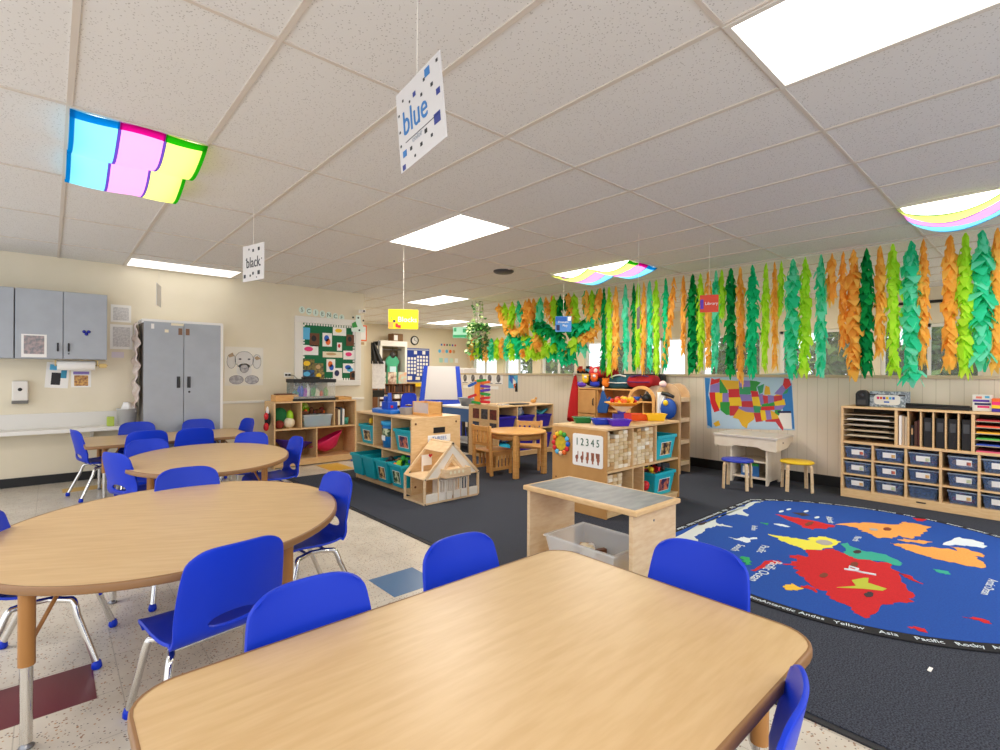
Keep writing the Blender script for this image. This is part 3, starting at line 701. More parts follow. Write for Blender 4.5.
PICS = [(-.33, .8, .12, .18, SKYB, 'pale blue picture at the top left of the green board'), (-.2, .71, .15, .2, BRN, 'dark photo of a black shape near the top left of the board'), (0, .72, .15, .21, PAPER, 'white drawing with a blue heading near the middle of the board'), (.2, .86, .22, .13, PAPER, 'white card with a yellow sun drawing at the board top'),
        (.2, .62, .08, .13, PAPER, 'small card with a red dot in the middle of the board'), (.38, .73, .13, .18, BRN, 'dark round photo on the right half of the board'), (.49 - .03, .8, .07, .22, PAPER, 'narrow white picture at the board top right corner'), (-.27, .55, .26, .15, PAPER, 'white card with a pink mark at the left of the board'),
        (.09, .49, .32, .09, CREAM, 'long cream strip across the middle of the board'), (.37, .49, .21, .14, PAPER, 'white card with small marks at the right of the board'), (-.3, .33, .2, .16, mat('photo_olive', '#8a7c35', '#3a3528', 30), 'olive and black photo at the lower left of the board'), (-.13, .28, .14, .14, mat('photo_olive2', '#a08a45', '#4a4538', 28), 'second olive photo beside the lower left one'),
        (-.3, .17, .2, .15, mat('photo_blue', '#2f5f96', '#1f2530', 25), 'dark blue photo in the bottom left corner of the board'), (-.12, .15, .15, .14, mat('photo_mixed', '#b09a55', '#24262c', 30), 'dark busy photo along the bottom of the board'), (.06, .32, .14, .2, PAPER, 'white drawing with orange and blue marks low on the board'), (.17, .18, .15, .2, PAPER, 'white card with a dark blue bottle shape at the board bottom'),
        (.36, .28, .2, .15, PAPER, 'white card with blue splashes at the lower right of the board'), (.44, .15, .12, .17, BRN, 'brown photo in the bottom right corner of the board')]
marks = [None, BLACK, (BLU2, ORG), YEL, RED, BLACK, None, PNK, TAN, PNK, YEL, TAN, SKYB, YEL, (ORG, BLU2), NAVY, (BLU2, SKYB), BLACK]
for k, ((x, z, w, h, m, lb), mk) in enumerate(zip(PICS, marks)):
    p = thing('pinned_picture', lb, 'picture', (3.245 + x - .03, YL - .0245, 1.07 + z), group='pictures on the green board')
    MB().box(-w/2, -.002 - .0007*(k % 3), -h/2, w/2, 0, h/2).build('sheet', m, p)
    for q_, mm in enumerate(mk if isinstance(mk, tuple) else (mk,)):
        if mm: MB().prism(ellipse(w*.26, h*.24, 14, (-.08 + .16*q_)*w, (.1 - .25*q_)*h), -.006, -.004, 'y').build('drawn_mark', mm, p)
MINT = mat('mint_card', '#dff0e6', rough=.8)
for k, ch in enumerate('SCIENCE'):
    x = 2.83 + .105*k; z = 2.225 - .012*k
    p = thing('letter_card', 'mint letter card %s, %s of the row above the green board' % (ch, ordi(k + 1)), 'letter card', (x, YL, z), group='letter cards above the green board')
    MB().prism(ellipse(.045, .055, 20), -.003, 0, 'y').build('card', MINT, p)
    text('letter', ch, .085, mat('letter_green', '#3e6656'), p, (0, -.004, 0))
t = thing('paper_flask', 'mint paper flask decoration with black dots at the corner of the board', 'decoration', (3.72, YL - .046, 2.07))
MB().prism([(-.11, -.13), (.11, -.13), (.12, -.08), (.05, .03), (.04, .14), (-.04, .14), (-.05, .03), (-.12, -.08)], -.004, 0, 'y').build('flask', MINT, t)
MB().prism([(-.1, -.07), (-.01, -.05), (-.05, .04), (-.11, .0)], -.006, -.004, 'y').build('green_leaf', GRN, t)
b = MB()
for x, z in ((-.09, .1), (.09, .06), (.02, -.1), (0, .1)): b.prism(ellipse(.016, .016, 10, x, z), -.006, -.004, 'y')
b.build('dot', BLACK, t)
wall_paper('framed_notice', 'orange framed white notice at the right end of the wall', 'notice', 3.77 + .04, 1.93, .17, .26, ORG, 0, None, ((-.4, -.42, .4, .42, PAPER),))
wall_paper('notice', 'small cream slip under the orange framed notice', 'notice', 3.77 + .02, 1.76, .2, .07, CREAM, 0, None, ((-.1, -.3, .3, .3, TAN),))
t = thing('camera_dome', 'small white security camera high at the wall end', 'security camera', (3.79, YL, 2.28))
b = MB(); b.box(-.04, -.03, -.03, .04, 0, .03); b.build('mount', WHITE, t); b = MB(); b.box(-.035, -.11, -.03, .035, -.03, .025); b.build('camera_body', WHITE, t, bevel=.01); MB().lathe([(.016, 0), (.016, -.006), (0, -.006)], (0, -.11, 0), 12, axis='y').build('lens', BLACK, t)
# ------------------------------------------------------------------ shelving helpers (each unit local: x along the front, y depth from 0 (front) back, z up)
def panel(t, name, x0, y0, z0, x1, y1, z1, m=None, label=None):
    return MB().box(x0, y0, z0, x1, y1, z1).build(name, m or BIRCH, t, bevel=.003, label=label)
def shelf_unit(name, label, cat, loc, rz, w, d, h, tiers, base=.07, th=.02, back=HARDB, m=None, endm=None, group=None):
    """tiers: list of (z0, z1, [divider x ...]); shelf boards under every tier"""
    t = thing(name, label, cat, loc, rz, group)
    panel(t, 'side_panel', 0, 0, 0, th, d, h, endm or m); panel(t, 'side_panel', w - th, 0, 0, w, d, h, endm or m)
    panel(t, 'top', 0, 0, h, w, d, h + th, m)
    if back: panel(t, 'back_panel', th, d - .012, base, w - th, d, h, back)
    for z0, z1, dv in tiers:
        panel(t, 'shelf', th, .004, z0 - th, w - th, d - .013, z0, m)
        for x in dv: panel(t, 'divider', x - .008, .006, z0, x + .008, d - .014, z1, m)
    panel(t, 'toe_board', th, .012, .012, w - th, .03, min(q[0] for q in tiers) - th, m)
    return t
PHOTO = [mat('photo_print_a', '#2a1a20', '#e0b878', 16, rough=.5, lo=.45, hi=.6), mat('photo_print_b', '#1f4a28', '#cfd8b0', 16, rough=.5, lo=.48, hi=.6), mat('photo_print_c', '#2a2050', '#d87a5a', 15, rough=.5, lo=.45, hi=.6)]
def bin_mesh(w, d, h, tp=.82, lip=.012):
    b = MB(); a, e = w/2, d/2; k = tp; th = .004
    lo = [(-a*k, -e*k, 0), (a*k, -e*k, 0), (a*k, e*k, 0), (-a*k, e*k, 0)]; hi = [(-a, -e, h), (a, -e, h), (a, e, h), (-a, e, h)]
    lo2 = [(x*.95, y*.95, .006) for x, y, z in lo]; hi2 = [(x*.95, y*.95, h) for x, y, z in hi]
    b.add(lo + hi + lo2 + hi2, [(3, 2, 1, 0)] + [(i, (i+1) % 4, 4 + (i+1) % 4, 4 + i) for i in range(4)] + [(8, 9, 10, 11)] + [(8 + (i+1) % 4, 8 + i, 12 + i, 12 + (i+1) % 4) for i in range(4)] + [(4 + i, 4 + (i+1) % 4, 12 + (i+1) % 4, 12 + i) for i in range(4)])
    return b
def make_bin(name, label, loc, rz, w, d, h, m, group, pic=None, rim=None, cat='bin'):
    t = thing(name, label, cat, loc, rz, group)
    bin_mesh(w, d, h).build('tub', m, t, bevel=.003)
    b = MB(); a, e, q = w/2 + .008, d/2 + .008, .012
    for x0, y0, x1, y1 in ((-a, -e, a, -e + q), (-a, e - q, a, e), (-a, -e + q, -a + q, e - q), (a - q, -e + q, a, e - q)): b.box(x0, y0, h - .028, x1, y1, h + .004)
    b.build('rim', rim or m, t, bevel=.004)
    if pic:
        z0, z1 = h*.16, h*.72; y0 = -(d/2*(.82 + .18*z0/h)) - .003; y1 = -(d/2*(.82 + .18*z1/h)) - .003; a = w*.27
        b = MB(); b.add([(-a, y0, z0), (a, y0, z0), (a, y1, z1), (-a, y1, z1)], [(0, 1, 2, 3)], 0)
        k = .92; zc = (z0 + z1)/2; yc = (y0 + y1)/2
        b.add([(x*k, yc + (y - yc)*k - .0015, zc + (z - zc)*k) for x, y, z in ((-a, y0, z0), (a, y0, z0), (a, y1, z1), (-a, y1, z1))], [(0, 1, 2, 3)], 1)
        b.build('picture_label', [PAPER, pic], t, solid=.001)
    return t
def pile(name, label, cat, loc, n, sx, sy, sz, mats, seed, size=.03, kinds=('b', 's'), group=None):
    """loose pieces nobody could count"""
    q = random.Random(seed); b = MB()
    for _ in range(n):
        x, y, z = q.uniform(-sx, sx), q.uniform(-sy, sy), q.uniform(0, sz); s_ = size*q.uniform(.6, 1.3); k = q.randrange(len(mats))
        if q.choice(kinds) == 's': b.ball((x, y, z + s_*.6), s_*.6, 8, k)
        else:
            a = q.uniform(0, PI); c_, d_ = math.cos(a), math.sin(a); e = s_*q.uniform(.4, .9)
            P = [(x + c_*u*s_ - d_*v*e, y + d_*u*s_ + c_*v*e) for u, v in ((-.7, -.5), (.7, -.5), (.7, .5), (-.7, .5))]
            b.prism(P, z, z + s_*.7, 'z', k)
    o = b.build(name, mats, None); o.location = loc
    return tag(o, label, cat, group, 'stuff')

# ------------------------------------------------------------------ cubby with turquoise bins (front faces -X)
CX, CY0, CY1, CW = 2.76, 4.43, 5.68, .63
t = shelf_unit('cubby_shelf', 'birch cubby shelf full of turquoise bins behind the dollhouse', 'shelf', (CX, CY1, 0), -90, CY1 - CY0, CW, .795, [(.445, .795, [.42, .83]), (.085, .425, [.625])])
b = MB()   # oval hand slot panel and name card on the end panel (local x = w side)
b.box(CY1 - CY0 - .001, .27, .64, CY1 - CY0 + .003, .42, .7); b.build('hand_slot', BLACK, t)
c = MB().box(CY1 - CY0 + .0005, .2, .545, CY1 - CY0 + .0035, .49, .62).build('name_card', PAPER, t)
text('lettering', 'THREES', .055, mat('card_blue', '#2a6fb8'), t, (CY1 - CY0 + .004, .345, .582), (90, 0, 90))
b = MB()
for y, z in ((.05, .75), (.57, .75), (.05, .1), (.57, .1)): b.lathe([(.012, 0), (.012, .003), (0, .003)], (CY1 - CY0, y, z), 10, axis='x')
b.build('screw_cap', BRN, t)
BG = 'turquoise bins in the cubby shelf'
make_bin('storage_bin', 'turquoise bin with a photo label, upper left of the cubby shelf', (CX + .2, 5.45, .446), -90, .33, .38, .22, TURQ, BG, PHOTO[0])
make_bin('storage_bin', 'turquoise bin with a photo label, upper right of the cubby shelf above the dollhouse roof', (CX + .2, 4.63, .446), -90, .34, .38, .23, TURQ, BG, PHOTO[2])
for k, (y, pic, lb) in enumerate(((5.5, None, 'plain turquoise bin, leftmost of four in the bottom row of the cubby'), (5.21, None, 'plain turquoise bin, second from left in the bottom row of the cubby'),
        (4.91, PHOTO[0], 'turquoise bin with a dark photo label, third in the bottom row of the cubby'), (4.6, PHOTO[1], 'turquoise bin with a green photo label, in the bottom row beside the dollhouse'))):
    make_bin('storage_bin', lb, (CX + .13, y, .086), -90, .262, .44, .24, TURQ, BG, pic)
t = thing('lidded_tub', 'tall blue lidded tub standing between the two upper turquoise bins', 'tub', (CX + .12, 5.03, .446), 0, None, 1.12)
MB().lathe([(0, 0), (.09, 0), (.098, .2), (.098, .22), (.105, .222), (.105, .25), (.0, .25)], n=28).build('tub', mat('tub_blue', '#1878c4', rough=.35), t)
MB().lathe([(.109, .222), (.112, .224), (.112, .258), (.09, .262), (.0, .262)], n=28).build('lid', mat('tub_lid', '#2a9fd6', rough=.35), t)
MB().lathe([(.095, .11), (.1005, .19)], n=28).build('picture_band', PHOTO[1], t); MB().box(-.1, -.03, .07, -.094, .03, .12).build('tag', PAPER, t)
pile('yellow_toys', 'yellow toy pieces heaped in the upper left turquoise bin', 'toys', (CX + .2, 5.45, .6), 26, .1, .1, .1, [YEL, mat('ochre', '#d9a53a')], 1, .06, ('b',))
pile('bright_toys', 'lime, blue and orange toys heaped in the bin beside the dollhouse', 'toys', (CX + .1, 4.6, .26), 40, .14, .09, .09, [LIME, BLU2, ORG, GRN], 2, .06)
pile('dark_toys', 'dark mixed toys in the third bottom bin of the cubby', 'toys', (CX + .12, 4.91, .24), 24, .13, .09, .06, [BRN, DARK, TAN], 3, .05)
pile('dark_toys', 'dark green toys in the upper right turquoise bin', 'toys', (CX + .2, 4.63, .6), 20, .1, .1, .1, [DARK, GRN, BRN], 4, .05)
t = thing('toy_boat', 'blue toy boat with a cabin on top of the cubby shelf', 'toy', (2.93, 5.2, .816))
MB().prism([(-.11, -.24), (.1, -.24), (.13, 0), (.1, .22), (0, .3), (-.1, .22), (-.13, 0)], 0, .045).build('hull', mat('toy_blue', '#1a6fd0', rough=.35), t, bevel=.012)
b = MB(); b.box(-.06, -.1, .045, .06, .06, .13); b.cyl((0, -.02, .13), (0, -.02, .23), .03, .022, 14); b.box(-.02, .04, .13, .02, .09, .19); b.build('cabin', mat('toy_blue_dark', '#1549b8', rough=.35), t, bevel=.006)
MB().box(-.03, -.102, .06, .0, -.1, .09).build('red_mark', RED, t)
t = thing('small_basket', 'small grey basket between the blue toy and the wooden box on the cubby', 'basket', (3.0, 4.86, .816))
bin_mesh(.2, .13, .075).build('basket_body', mat('basket_grey', '#9c9a98', rough=.6), t)
t = thing('toy_box', 'wooden box with a clear window full of small figures on top of the cubby', 'box', (3.08, 4.62, .816), -90)
b = MB(); b.box(-.16, -.09, 0, .16, .09, .03); b.box(-.16, -.09, .03, -.145, .09, .15); b.box(.145, -.09, .03, .16, .09, .15); b.box(-.16, .07, .03, .16, .09, .15); b.build('case', PINE, t, bevel=.003)
MB().box(-.145, -.088, .03, .145, -.084, .145).build('window', CLEARP, t)
pile('figures', 'tiny coloured figures inside the wooden box with a clear window', 'toys', (3.08, 4.62, .85), 40, .05, .11, .05, [CREAM, ORG, RED, TAN, WHITE], 6, .025)

# ------------------------------------------------------------------ dollhouse (front faces -Y)
t = thing('dollhouse', 'open wooden dollhouse with a steep roof frame standing on the dark carpet', 'dollhouse', (2.655, 4.03, .012))
DW, DD, DH, DA = .68, .375, .25, .585; BW = BIRCHX
panel(t, 'floor_board', 0, 0, 0, DW, DD, .018, BW); panel(t, 'upper_floor', 0, .0, DH - .012, DW, DD, DH, BW)
for x in (0, DW - .022):
    for y in (0, DD - .022): panel(t, 'post', x, y, .018, x + .022, y + .022, DH - .012, BW)
def rafter(y0, y1, side, name, wd=.03):
    x0, x1 = (0, DW/2) if side < 0 else (DW, DW/2)
    b = MB(); s_ = 1 if side < 0 else -1
    b.prism([(x0, DH), (x0 + s_*wd*1.4, DH), (x1 + s_*wd*.2, DA - wd*.9), (x1, DA)], y0, y1, 'y'); return b.build(name, BW, t)
for y0, y1 in ((0, .018), (DD - .018, DD)):
    for s_ in (-1, 1): rafter(y0, y1, s_, 'rafter')
panel(t, 'ridge_board', DW/2 - .02, 0, DA - .03, DW/2 + .02, DD, DA - .008, BW)
b = MB(); b.prism([(.23, .485), (.335, .575), (.342, .565), (.24, .475)], .018, DD - .018, 'y'); b.build('roof_strip', BW, t)
PW = mat('dollhouse_white', '#e9e2d6', '#f0eade', 7, rough=.5)
# front wall: pale panels, window frames and a double door
panel(t, 'front_panel', .022, .002, .018, .16, .012, .1, PW); panel(t, 'front_panel', .55, .002, .018, .658, .012, .1, PW)
for x0, x1 in ((.17, .25), (.26, .33), (.35, .43), (.44, .52)):
    d = panel(t, 'door', x0, -.004, .02, x1, .008, .1, PW)
    b = MB(); z0, z1 = .1, .225; e = .01
    for a in ((x0, z0, x0 + e, z1), (x1 - e, z0, x1, z1), (x0, z1 - e, x1, z1), ((x0 + x1)/2 - .004, z0, (x0 + x1)/2 + .004, z1)): b.box(a[0], -.003, a[1], a[2], .006, a[3])
    b.build('door_frame', PW, d)
panel(t, 'mullion', .16, 0, .018, .17, .014, DH - .012, BW); panel(t, 'mullion', .53, 0, .018, .545, .014, DH - .012, BW)
for sg in (0, 1):
    X_ = (lambda x: x) if not sg else (lambda x: DW - x)
    MB().prism([(X_(.04), DH), (X_(.17), DH), (X_(.34), .47), (X_(.34), .55)], .006, .012, 'y').build('gable_panel', PW, t)
    MB().prism([(X_(.16), DH), (X_(.195), DH), (X_(.34), .415), (X_(.34), .45)], -.004, .006, 'y').build('dormer_rafter', BW, t)
MB().prism([(.2, DH), (.48, DH), (.44, .3), (.24, .3)], .008, .013, 'y').build('gable_base', PW, t)
bl = panel(t, 'balcony', .19, -.085, .245, .5, .0, .262, BW)
b = MB(); b.box(.19, -.085, .262, .5, -.075, .33); b.box(.19, -.075, .262, .2, 0, .33); b.box(.49, -.075, .262, .5, 0, .33); b.build('balcony_rail', BW, bl)
b = MB()
for x in (.25, .3, .35, .4): b.prism(ellipse(.014, .016, 14, x, .297), -.087, -.085, 'y')
b.build('rail_circle', CREAM, bl)
b = MB(); b.box(.2, DD - .03, .31, .32, DD - .02, .42); b.box(.2, DD - .025, DH, .22, DD - .02, .31); b.build('back_card', PAPER, t); b = MB(); b.prism([(.3, .385), (.325, .41), (.32, .425), (.305, .42), (.29, .427), (.278, .413)], DD - .034, DD - .03, 'y'); b.build('red_heart', RED, t)
b = MB()
for x in (.011, DW - .011):
    for z in (.009, DH - .006): b.lathe([(.007, 0), (.007, -.003), (0, -.003)], (x, 0, z), 8, axis='y')
b.lathe([(.007, 0), (.007, -.003), (0, -.003)], (DW/2, 0, DA - .02), 8, axis='y'); b.build('bolt', DARK, t)
b = MB(); b.box(.3, .1, .018, .45, .3, .2); b.build('inner_wall', PW, t)

# ------------------------------------------------------------------ block unit in the middle (front faces -Y, end panel faces -X)
UX, UY, UW, UD = 3.6, 2.62, 1.26, .63
t = shelf_unit('block_shelf', 'plywood shelf unit with wooden blocks, number card and coloured wheel in the room centre', 'shelf', (UX, UY, 0), 0, UW, UD, .78, [(.425, .78, [.42, .82]), (.07, .405, [.42, .6])], endm=mat('end_ply', '#c08d50', '#c8975a', 6, rough=.5))
nc = MB().prism(rrect(.34, .29, .02, 4, -.245, .59), -.004, 0, 'x').build('number_card', PAPER, t)
text('lettering', '1 2 3 4 5', .094, mat('number_green', '#1d5b40'), t, (-.006, .205, .66), (90, 0, -90), sx=.8)
nc.location = (0, .45, 0)
b = MB()
for k in range(5):
    y = .205 + .12 - .06*k; z = .53; sk = [0, 1][k % 1]
    b.prism(ellipse(.017, .022, 12, y, z - .012), -.006, -.004, 'x')
    for f_ in range(k + 1): b.prism([(y - .016 + .008*f_, z), (y - .009 + .008*f_, z), (y - .009 + .009*f_, z + .045), (y - .016 + .008*f_, z + .045)], -.006, -.004, 'x')
    b.box(-.006, y - .008, z - .055, -.004, y + .008, z - .03)
b.build('hand_picture', mat('hand_skin', '#b06a4e', '#8a5440', 20), t)
wh = MB().lathe([(0, -.012), (.065, -.012), (.067, 0)], (0, .515, .625), 32, axis='x', smooth=False).build('wheel_hub', mat('wheel_yellow', '#d9b81e', '#b5a020', 30), t)
for k in range(12):
    a = 2*PI*k/12
    MB().ball((-.012, .515 + .088*math.cos(a), .625 + .095*math.sin(a)), .024, 12, sq=(.6, 1, 1)).build('wheel_bead', [RED, ORG, YEL, LIME, GRN, SKYB, BLU2, RED, ORG, mat('pale_peach', '#efc9a0'), SKYB, RED][k], t)
b = MB()
for y, z in ((.05, .73), (.33, .73), (.05, .12), (.58, .3), (.58, .73)): b.lathe([(.009, 0), (.009, -.003), (0, -.003)], (0, y, z), 8, axis='x')
b.build('screw_cap', BRN, t)
# wooden blocks: single pieces stacked in rows
BLK = [mat('block_a', '#dcc49c', '#e6d3b0', 9), mat('block_b', '#cdae7c', '#d8bf93', 9), mat('block_c', '#b98f58', '#c8a26c', 9), mat('block_d', '#efe4cc', '#f3ead6', 9)]
BLM = []
for m in BLK:
    o = MB().box(-.0315, -.035, 0, .0315, .035, .0341).build('wooden_block', m, None, bevel=.005, seg=1); BLM.append(o)
q = random.Random(21); used = set()
def block(x, y, z, label, grp):
    k = q.choice([0, 0, 0, 1, 1, 2, 3])
    if k not in used: o = BLM[k]; used.add(k)
    else: o = BLM[k].copy(); COL.objects.link(o)
    o.location = (x, y, z); tag(o, label, 'block', grp)
skip = {(1, 9), (1, 8), (2, 9), (5, 9), (5, 8), (5, 7), (6, 9), (8, 9)}
for c_ in range(11):
    for r_ in range(10):
        if (c_, r_) in skip: continue
        x = UX + .056 + .069*c_ + (.004 if c_ > 5 else 0) + (.012 if c_ > 5 else 0); 
        block(x, UY + .06 + q.uniform(-.004, .006), .4255 + .0342*r_, 'pale wooden block stacked in the upper bay of the plywood shelf unit', 'blocks in the upper bay of the shelf unit')
for c_ in range(5):
    for r_ in range(9 if c_ < 4 else 2):
        block(UX + .06 + .07*c_, UY + .07 + q.uniform(-.004, .02), .0705 + .0342*r_, 'pale wooden block stacked in the bottom bay of the plywood shelf unit', 'blocks in the bottom bay of the shelf unit')
for k, m in enumerate(BLM):
    if k not in used: bpy.data.objects.remove(m)
make_bin('storage_bin', 'bright turquoise bin with photo label in the upper right bay of the block shelf', (UX + 1.03, UY + .2, .426), 0, .35, .38, .24, TURQB, 'turquoise bins in the block shelf', PHOTO[0])
make_bin('storage_bin', 'bright turquoise bin of toys in the bottom right bay of the block shelf', (UX + 1.0, UY + .2, .071), 0, .38, .38, .23, TURQB, 'turquoise bins in the block shelf', PHOTO[2])
pile('dark_toys', 'dark and brown toys heaped in the bottom right bin of the block shelf', 'toys', (UX + 1.0, UY + .18, .25), 34, .14, .1, .09, [DARK, NAVY, BRN, RED, YEL], 8, .055)
pile('round_toys', 'red and blue toys beside the bottom right bin of the block shelf', 'toys', (UX + .7, UY + .15, .071), 14, .05, .08, .12, [RED, NAVY, YEL], 9, .06)
# trays on the unit
def tray(x, y, rz, m, label, w=.2, d=.15, h=.065):
    t = thing('sorting_tray', label, 'tray', (x, y, .801), rz, 'coloured sorting trays', .84)
    bin_mesh(w, d, h, .78).build('tray_body', m, t, bevel=.004)
    b = MB(); b.box(-w/2 - .006, -d/2 - .006, h - .008, -w/2 + .006, d/2 + .006, h + .002); b.box(w/2 - .006, -d/2 - .006, h - .008, w/2 + .006, d/2 + .006, h + .002); b.box(-w/2, -d/2 - .006, h - .008, w/2, -d/2 + .006, h + .002); b.box(-w/2, d/2 - .006, h - .008, w/2, d/2 + .006, h + .002); b.build('rim', m, t, bevel=.003)
tray(3.89, 3.12, -40, mat('tray_green', '#147a3c', rough=.4), 'dark green sorting tray, leftmost on the block shelf', .21)
tray(3.9, 2.9, -40, mat('tray_blue', '#1b3fc4', rough=.4), 'blue sorting tray between the green and purple trays', .21)
tray(3.93, 2.72, -40, mat('tray_purple', '#5426b8', rough=.4), 'purple sorting tray at the front edge of the block shelf', .23, .15, .07)
tray(4.55, 2.93, -40, mat('tray_orange', '#f0601a', rough=.4), 'orange sorting tray beside the yellow tray', .28, .16, .08)
tray(4.66, 2.79, -40, mat('tray_yellow', '#f6c61a', rough=.4), 'yellow sorting tray at the right of the block shelf', .25, .15, .085)
t = thing('toy_scale', 'toy balance with a wide yellow pan on a purple and red base', 'toy', (4.33, 2.96, .801), -42, None, .85)
b = MB(); b.box(-.11, -.05, 0, .01, .05, .09, 0); b.box(.01, -.05, 0, .1, .05, .1, 1); b.box(-.05, -.04, .09, .03, .04, .13, 0); b.build('base', [mat('scale_purple', '#33239c', rough=.4), RED], t, bevel=.006)
MB().lathe([(.02, 0), (.05, .02), (.13, .08), (.14, .085)], (0, 0, .1), 24).build('funnel', CREAM, t)
b = MB(); b.lathe([(.0, .0), (.12, .01), (.2, .05), (.215, .055), (.2, .06), (.0, .03)], (0, 0, .17), 30, 0); b.build('pan', mat('pan_yellow', '#f2a91c', rough=.4), t)
pile('pasta_pieces', 'red and yellow counting pieces heaped on the toy balance pan', 'toys', (4.33, 2.96, .982), 46, .09, .09, .01, [YEL, ORG, RED, YEL], 10, .045)

# ------------------------------------------------------------------ light-table bench with grey top, and the clear tub under it
t = thing('play_bench', 'birch play table with a worn grey top and solid end panels', 'table', (2.3, 1.48, .012))
BD, BL, BH = .465, .855, .54
panel(t, 'end_panel', .012, .03, 0, BD - .002, .055, BH - .03, BIRCHX); panel(t, 'end_panel', .012, BL - .055, 0, BD - .002, BL - .03, BH - .03, BIRCHX)
MB().box(0, 0, BH - .03, BD, BL, BH).build('tabletop', BIRCH, t, bevel=.008, seg=3)
MB().box(.028, .028, BH - .002, BD - .028, BL - .028, BH + .0012).build('grey_inset', mat('worn_grey_vinyl', '#74787f', '#8b8e94', 7, (1, 3, 1), rough=.4), t)
panel(t, 'rear_rail', BD - .06, .055, BH - .11, BD - .04, BL - .055, BH - .03, PINE)
panel(t, 'bottom_shelf', .05, .055, .04, BD - .04, BL - .055, .055, BIRCHX)
b = MB()
for z in (BH - .09,): b.lathe([(.007, 0), (.007, -.002), (0, -.002)], (.22, .03, z), 8, axis='y')
b.build('bolt', STEEL, t)
t = thing('clear_tub', 'frosted clear plastic tub on the shelf under the play table', 'tub', (2.52, 1.9, .068), 0)
bin_mesh(.38, .52, .2, .84).build('tub_body', FROST, t)
b = MB(); a, e, k = .2, .27, .02
for x0, y0, x1, y1 in ((-a, -e, a, -e + k), (-a, e - k, a, e), (-a, -e + k, -a + k, e - k), (a - k, -e + k, a, e - k)): b.box(x0, y0, .188, x1, y1, .202)
b.build('rim', FROST, t, bevel=.004)
pile('toy_pieces', 'brown and beige pieces in the clear tub under the play table', 'toys', (2.52, 1.9, .08), 40, .12, .18, .06, [TAN, BRN, CREAM, DARK, WHITE], 11, .05)

# ------------------------------------------------------------------ round wooden table and slatted chairs
t = thing('round_table', 'round honey pine play table with thick square legs', 'table', (4.42, 4.6, .012))
MB().lathe([(0, .52), (.36, .52), (.375, .528), (.375, .545), (.365, .55), (0, .55)], n=48).build('tabletop', PINE, t)
MB().lathe([(.3, .45), (.3, .52)], n=40).build('apron', PINE, t, solid=.02)
for x in (-.245, .245):
    for y in (-.245, .245): MB().box(x - .03, y - .03, 0, x + .03, y + .03, .52).build('leg', PINE, t, bevel=.008)
def pine_chair(label):
    t = thing('slat_chair', label, 'chair', group='slatted pine chairs')      # faces +Y
    W_ = .36; SH = .3
    for x in (-W_/2, W_/2 - .035):
        b = MB(); b.hexa([(x, -.19, 0), (x + .035, -.19, 0), (x + .035, -.15, 0), (x, -.15, 0)], [(x, -.225, .62), (x + .035, -.225, .62), (x + .035, -.19, .62), (x, -.19, .62)]); b.build('rear_leg', PINE, t, bevel=.006)
        MB().box(x, .13, 0, x + .035, .165, SH).build('front_leg', PINE, t, bevel=.006)
        b = MB(); b.box(x + .008, -.15, .24, x + .027, .13, .285); b.box(x + .008, -.15, .06, x + .027, .13, .1)
        for k in range(4): b.box(x + .01, -.1 + .058*k, .1, x + .025, -.07 + .058*k, .24)
        b.build('side_slats', PINE, t)
    MB().box(-W_/2 - .01, -.175, SH - .015, W_/2 + .01, .18, SH + .008).build('seat', PINE, t, bevel=.005)
    b = MB(); b.box(-W_/2 + .035, -.225, .55, W_/2 - .035, -.2, .61); b.box(-W_/2 + .035, -.205, .37, W_/2 - .035, -.185, .41); b.build('back_rail', PINE, t)
    b = MB()
    for k in range(4): b.box(-.125 + .07*k, -.217, .41, -.085 + .07*k, -.2, .55)
    b.build('back_slats', PINE, t)
    return t
p0 = pine_chair('pine chair with slatted sides pulled up at the left of the round table'); p0.location = (4.22, 4.82, .012); p0.rotation_euler = (0, 0, R(-90))
copy_tree(p0, 'pine chair on the far side of the round table showing its top rail', (4.78, 4.76, .012), 128)

# ------------------------------------------------------------------ low shelf with picture rack end and indigo bins (front faces -Y)
t = shelf_unit('low_shelf', 'low birch shelf with picture windows in its end panel, standing by the partition', 'shelf', (4.86, 5.45, .012), 0, 1.2, .69, .765, [(.42, .765, [.4, .8]), (.08, .4, [.4, .8])])
b = MB()
fr = []
for r_, c_, m in ((0, 0, 'r'), (0, 1, 'k'), (0, 2, 'r'), (1, 0, 'b'), (1, 2, 'k'), (2, 0, 'n')):
    y = .12 + .2*(2 - c_); z = .58 - .2*r_; fr.append((y, z, m))
for y, z, m in fr:
    MB().box(-.004, y - (.085 if m != 'k' or True else .06), z, 0, y + .065, z + .15).build('picture', {'r': mat('pic_maroon', '#7a2a28', '#4a1d20', 20), 'k': mat('pic_dark', '#23232b', '#4a4a58', 25), 'b': mat('pic_blue', '#1f4a78', '#16202e', 20), 'n': mat('pic_brown', '#4a3a3a', '#8a7a78', 20)}[m], t)
IB = 'indigo bins in the low shelf'
for k, lb in enumerate(('indigo fabric bin in the upper left bay of the low shelf', 'indigo bin with a white toy on it in the middle bay of the low shelf', 'indigo bin in the upper right bay of the low shelf')):
    make_bin('fabric_bin', lb, (4.86 + .215 + .4*k, 5.68, .433), 0, .34, .4, .2, INDIGO, IB)
for k, lb in ((1, 'indigo bin in the lower middle bay behind the round table'), (2, 'indigo bin in the lower right bay of the low shelf')):
    make_bin('fabric_bin', lb, (4.86 + .215 + .4*k, 5.68, .093), 0, .34, .4, .24, INDIGO, IB)
t = thing('cushion', 'turquoise cushion on the bottom board of the low shelf behind the table', 'cushion', (5.06, 5.62, .093))
b = MB(); b.ball((0, 0, .075), .16, 16, sq=(1, .9, .45)); b.build('pad', mat('cushion_turq', '#1ba7cf', rough=.7), t)
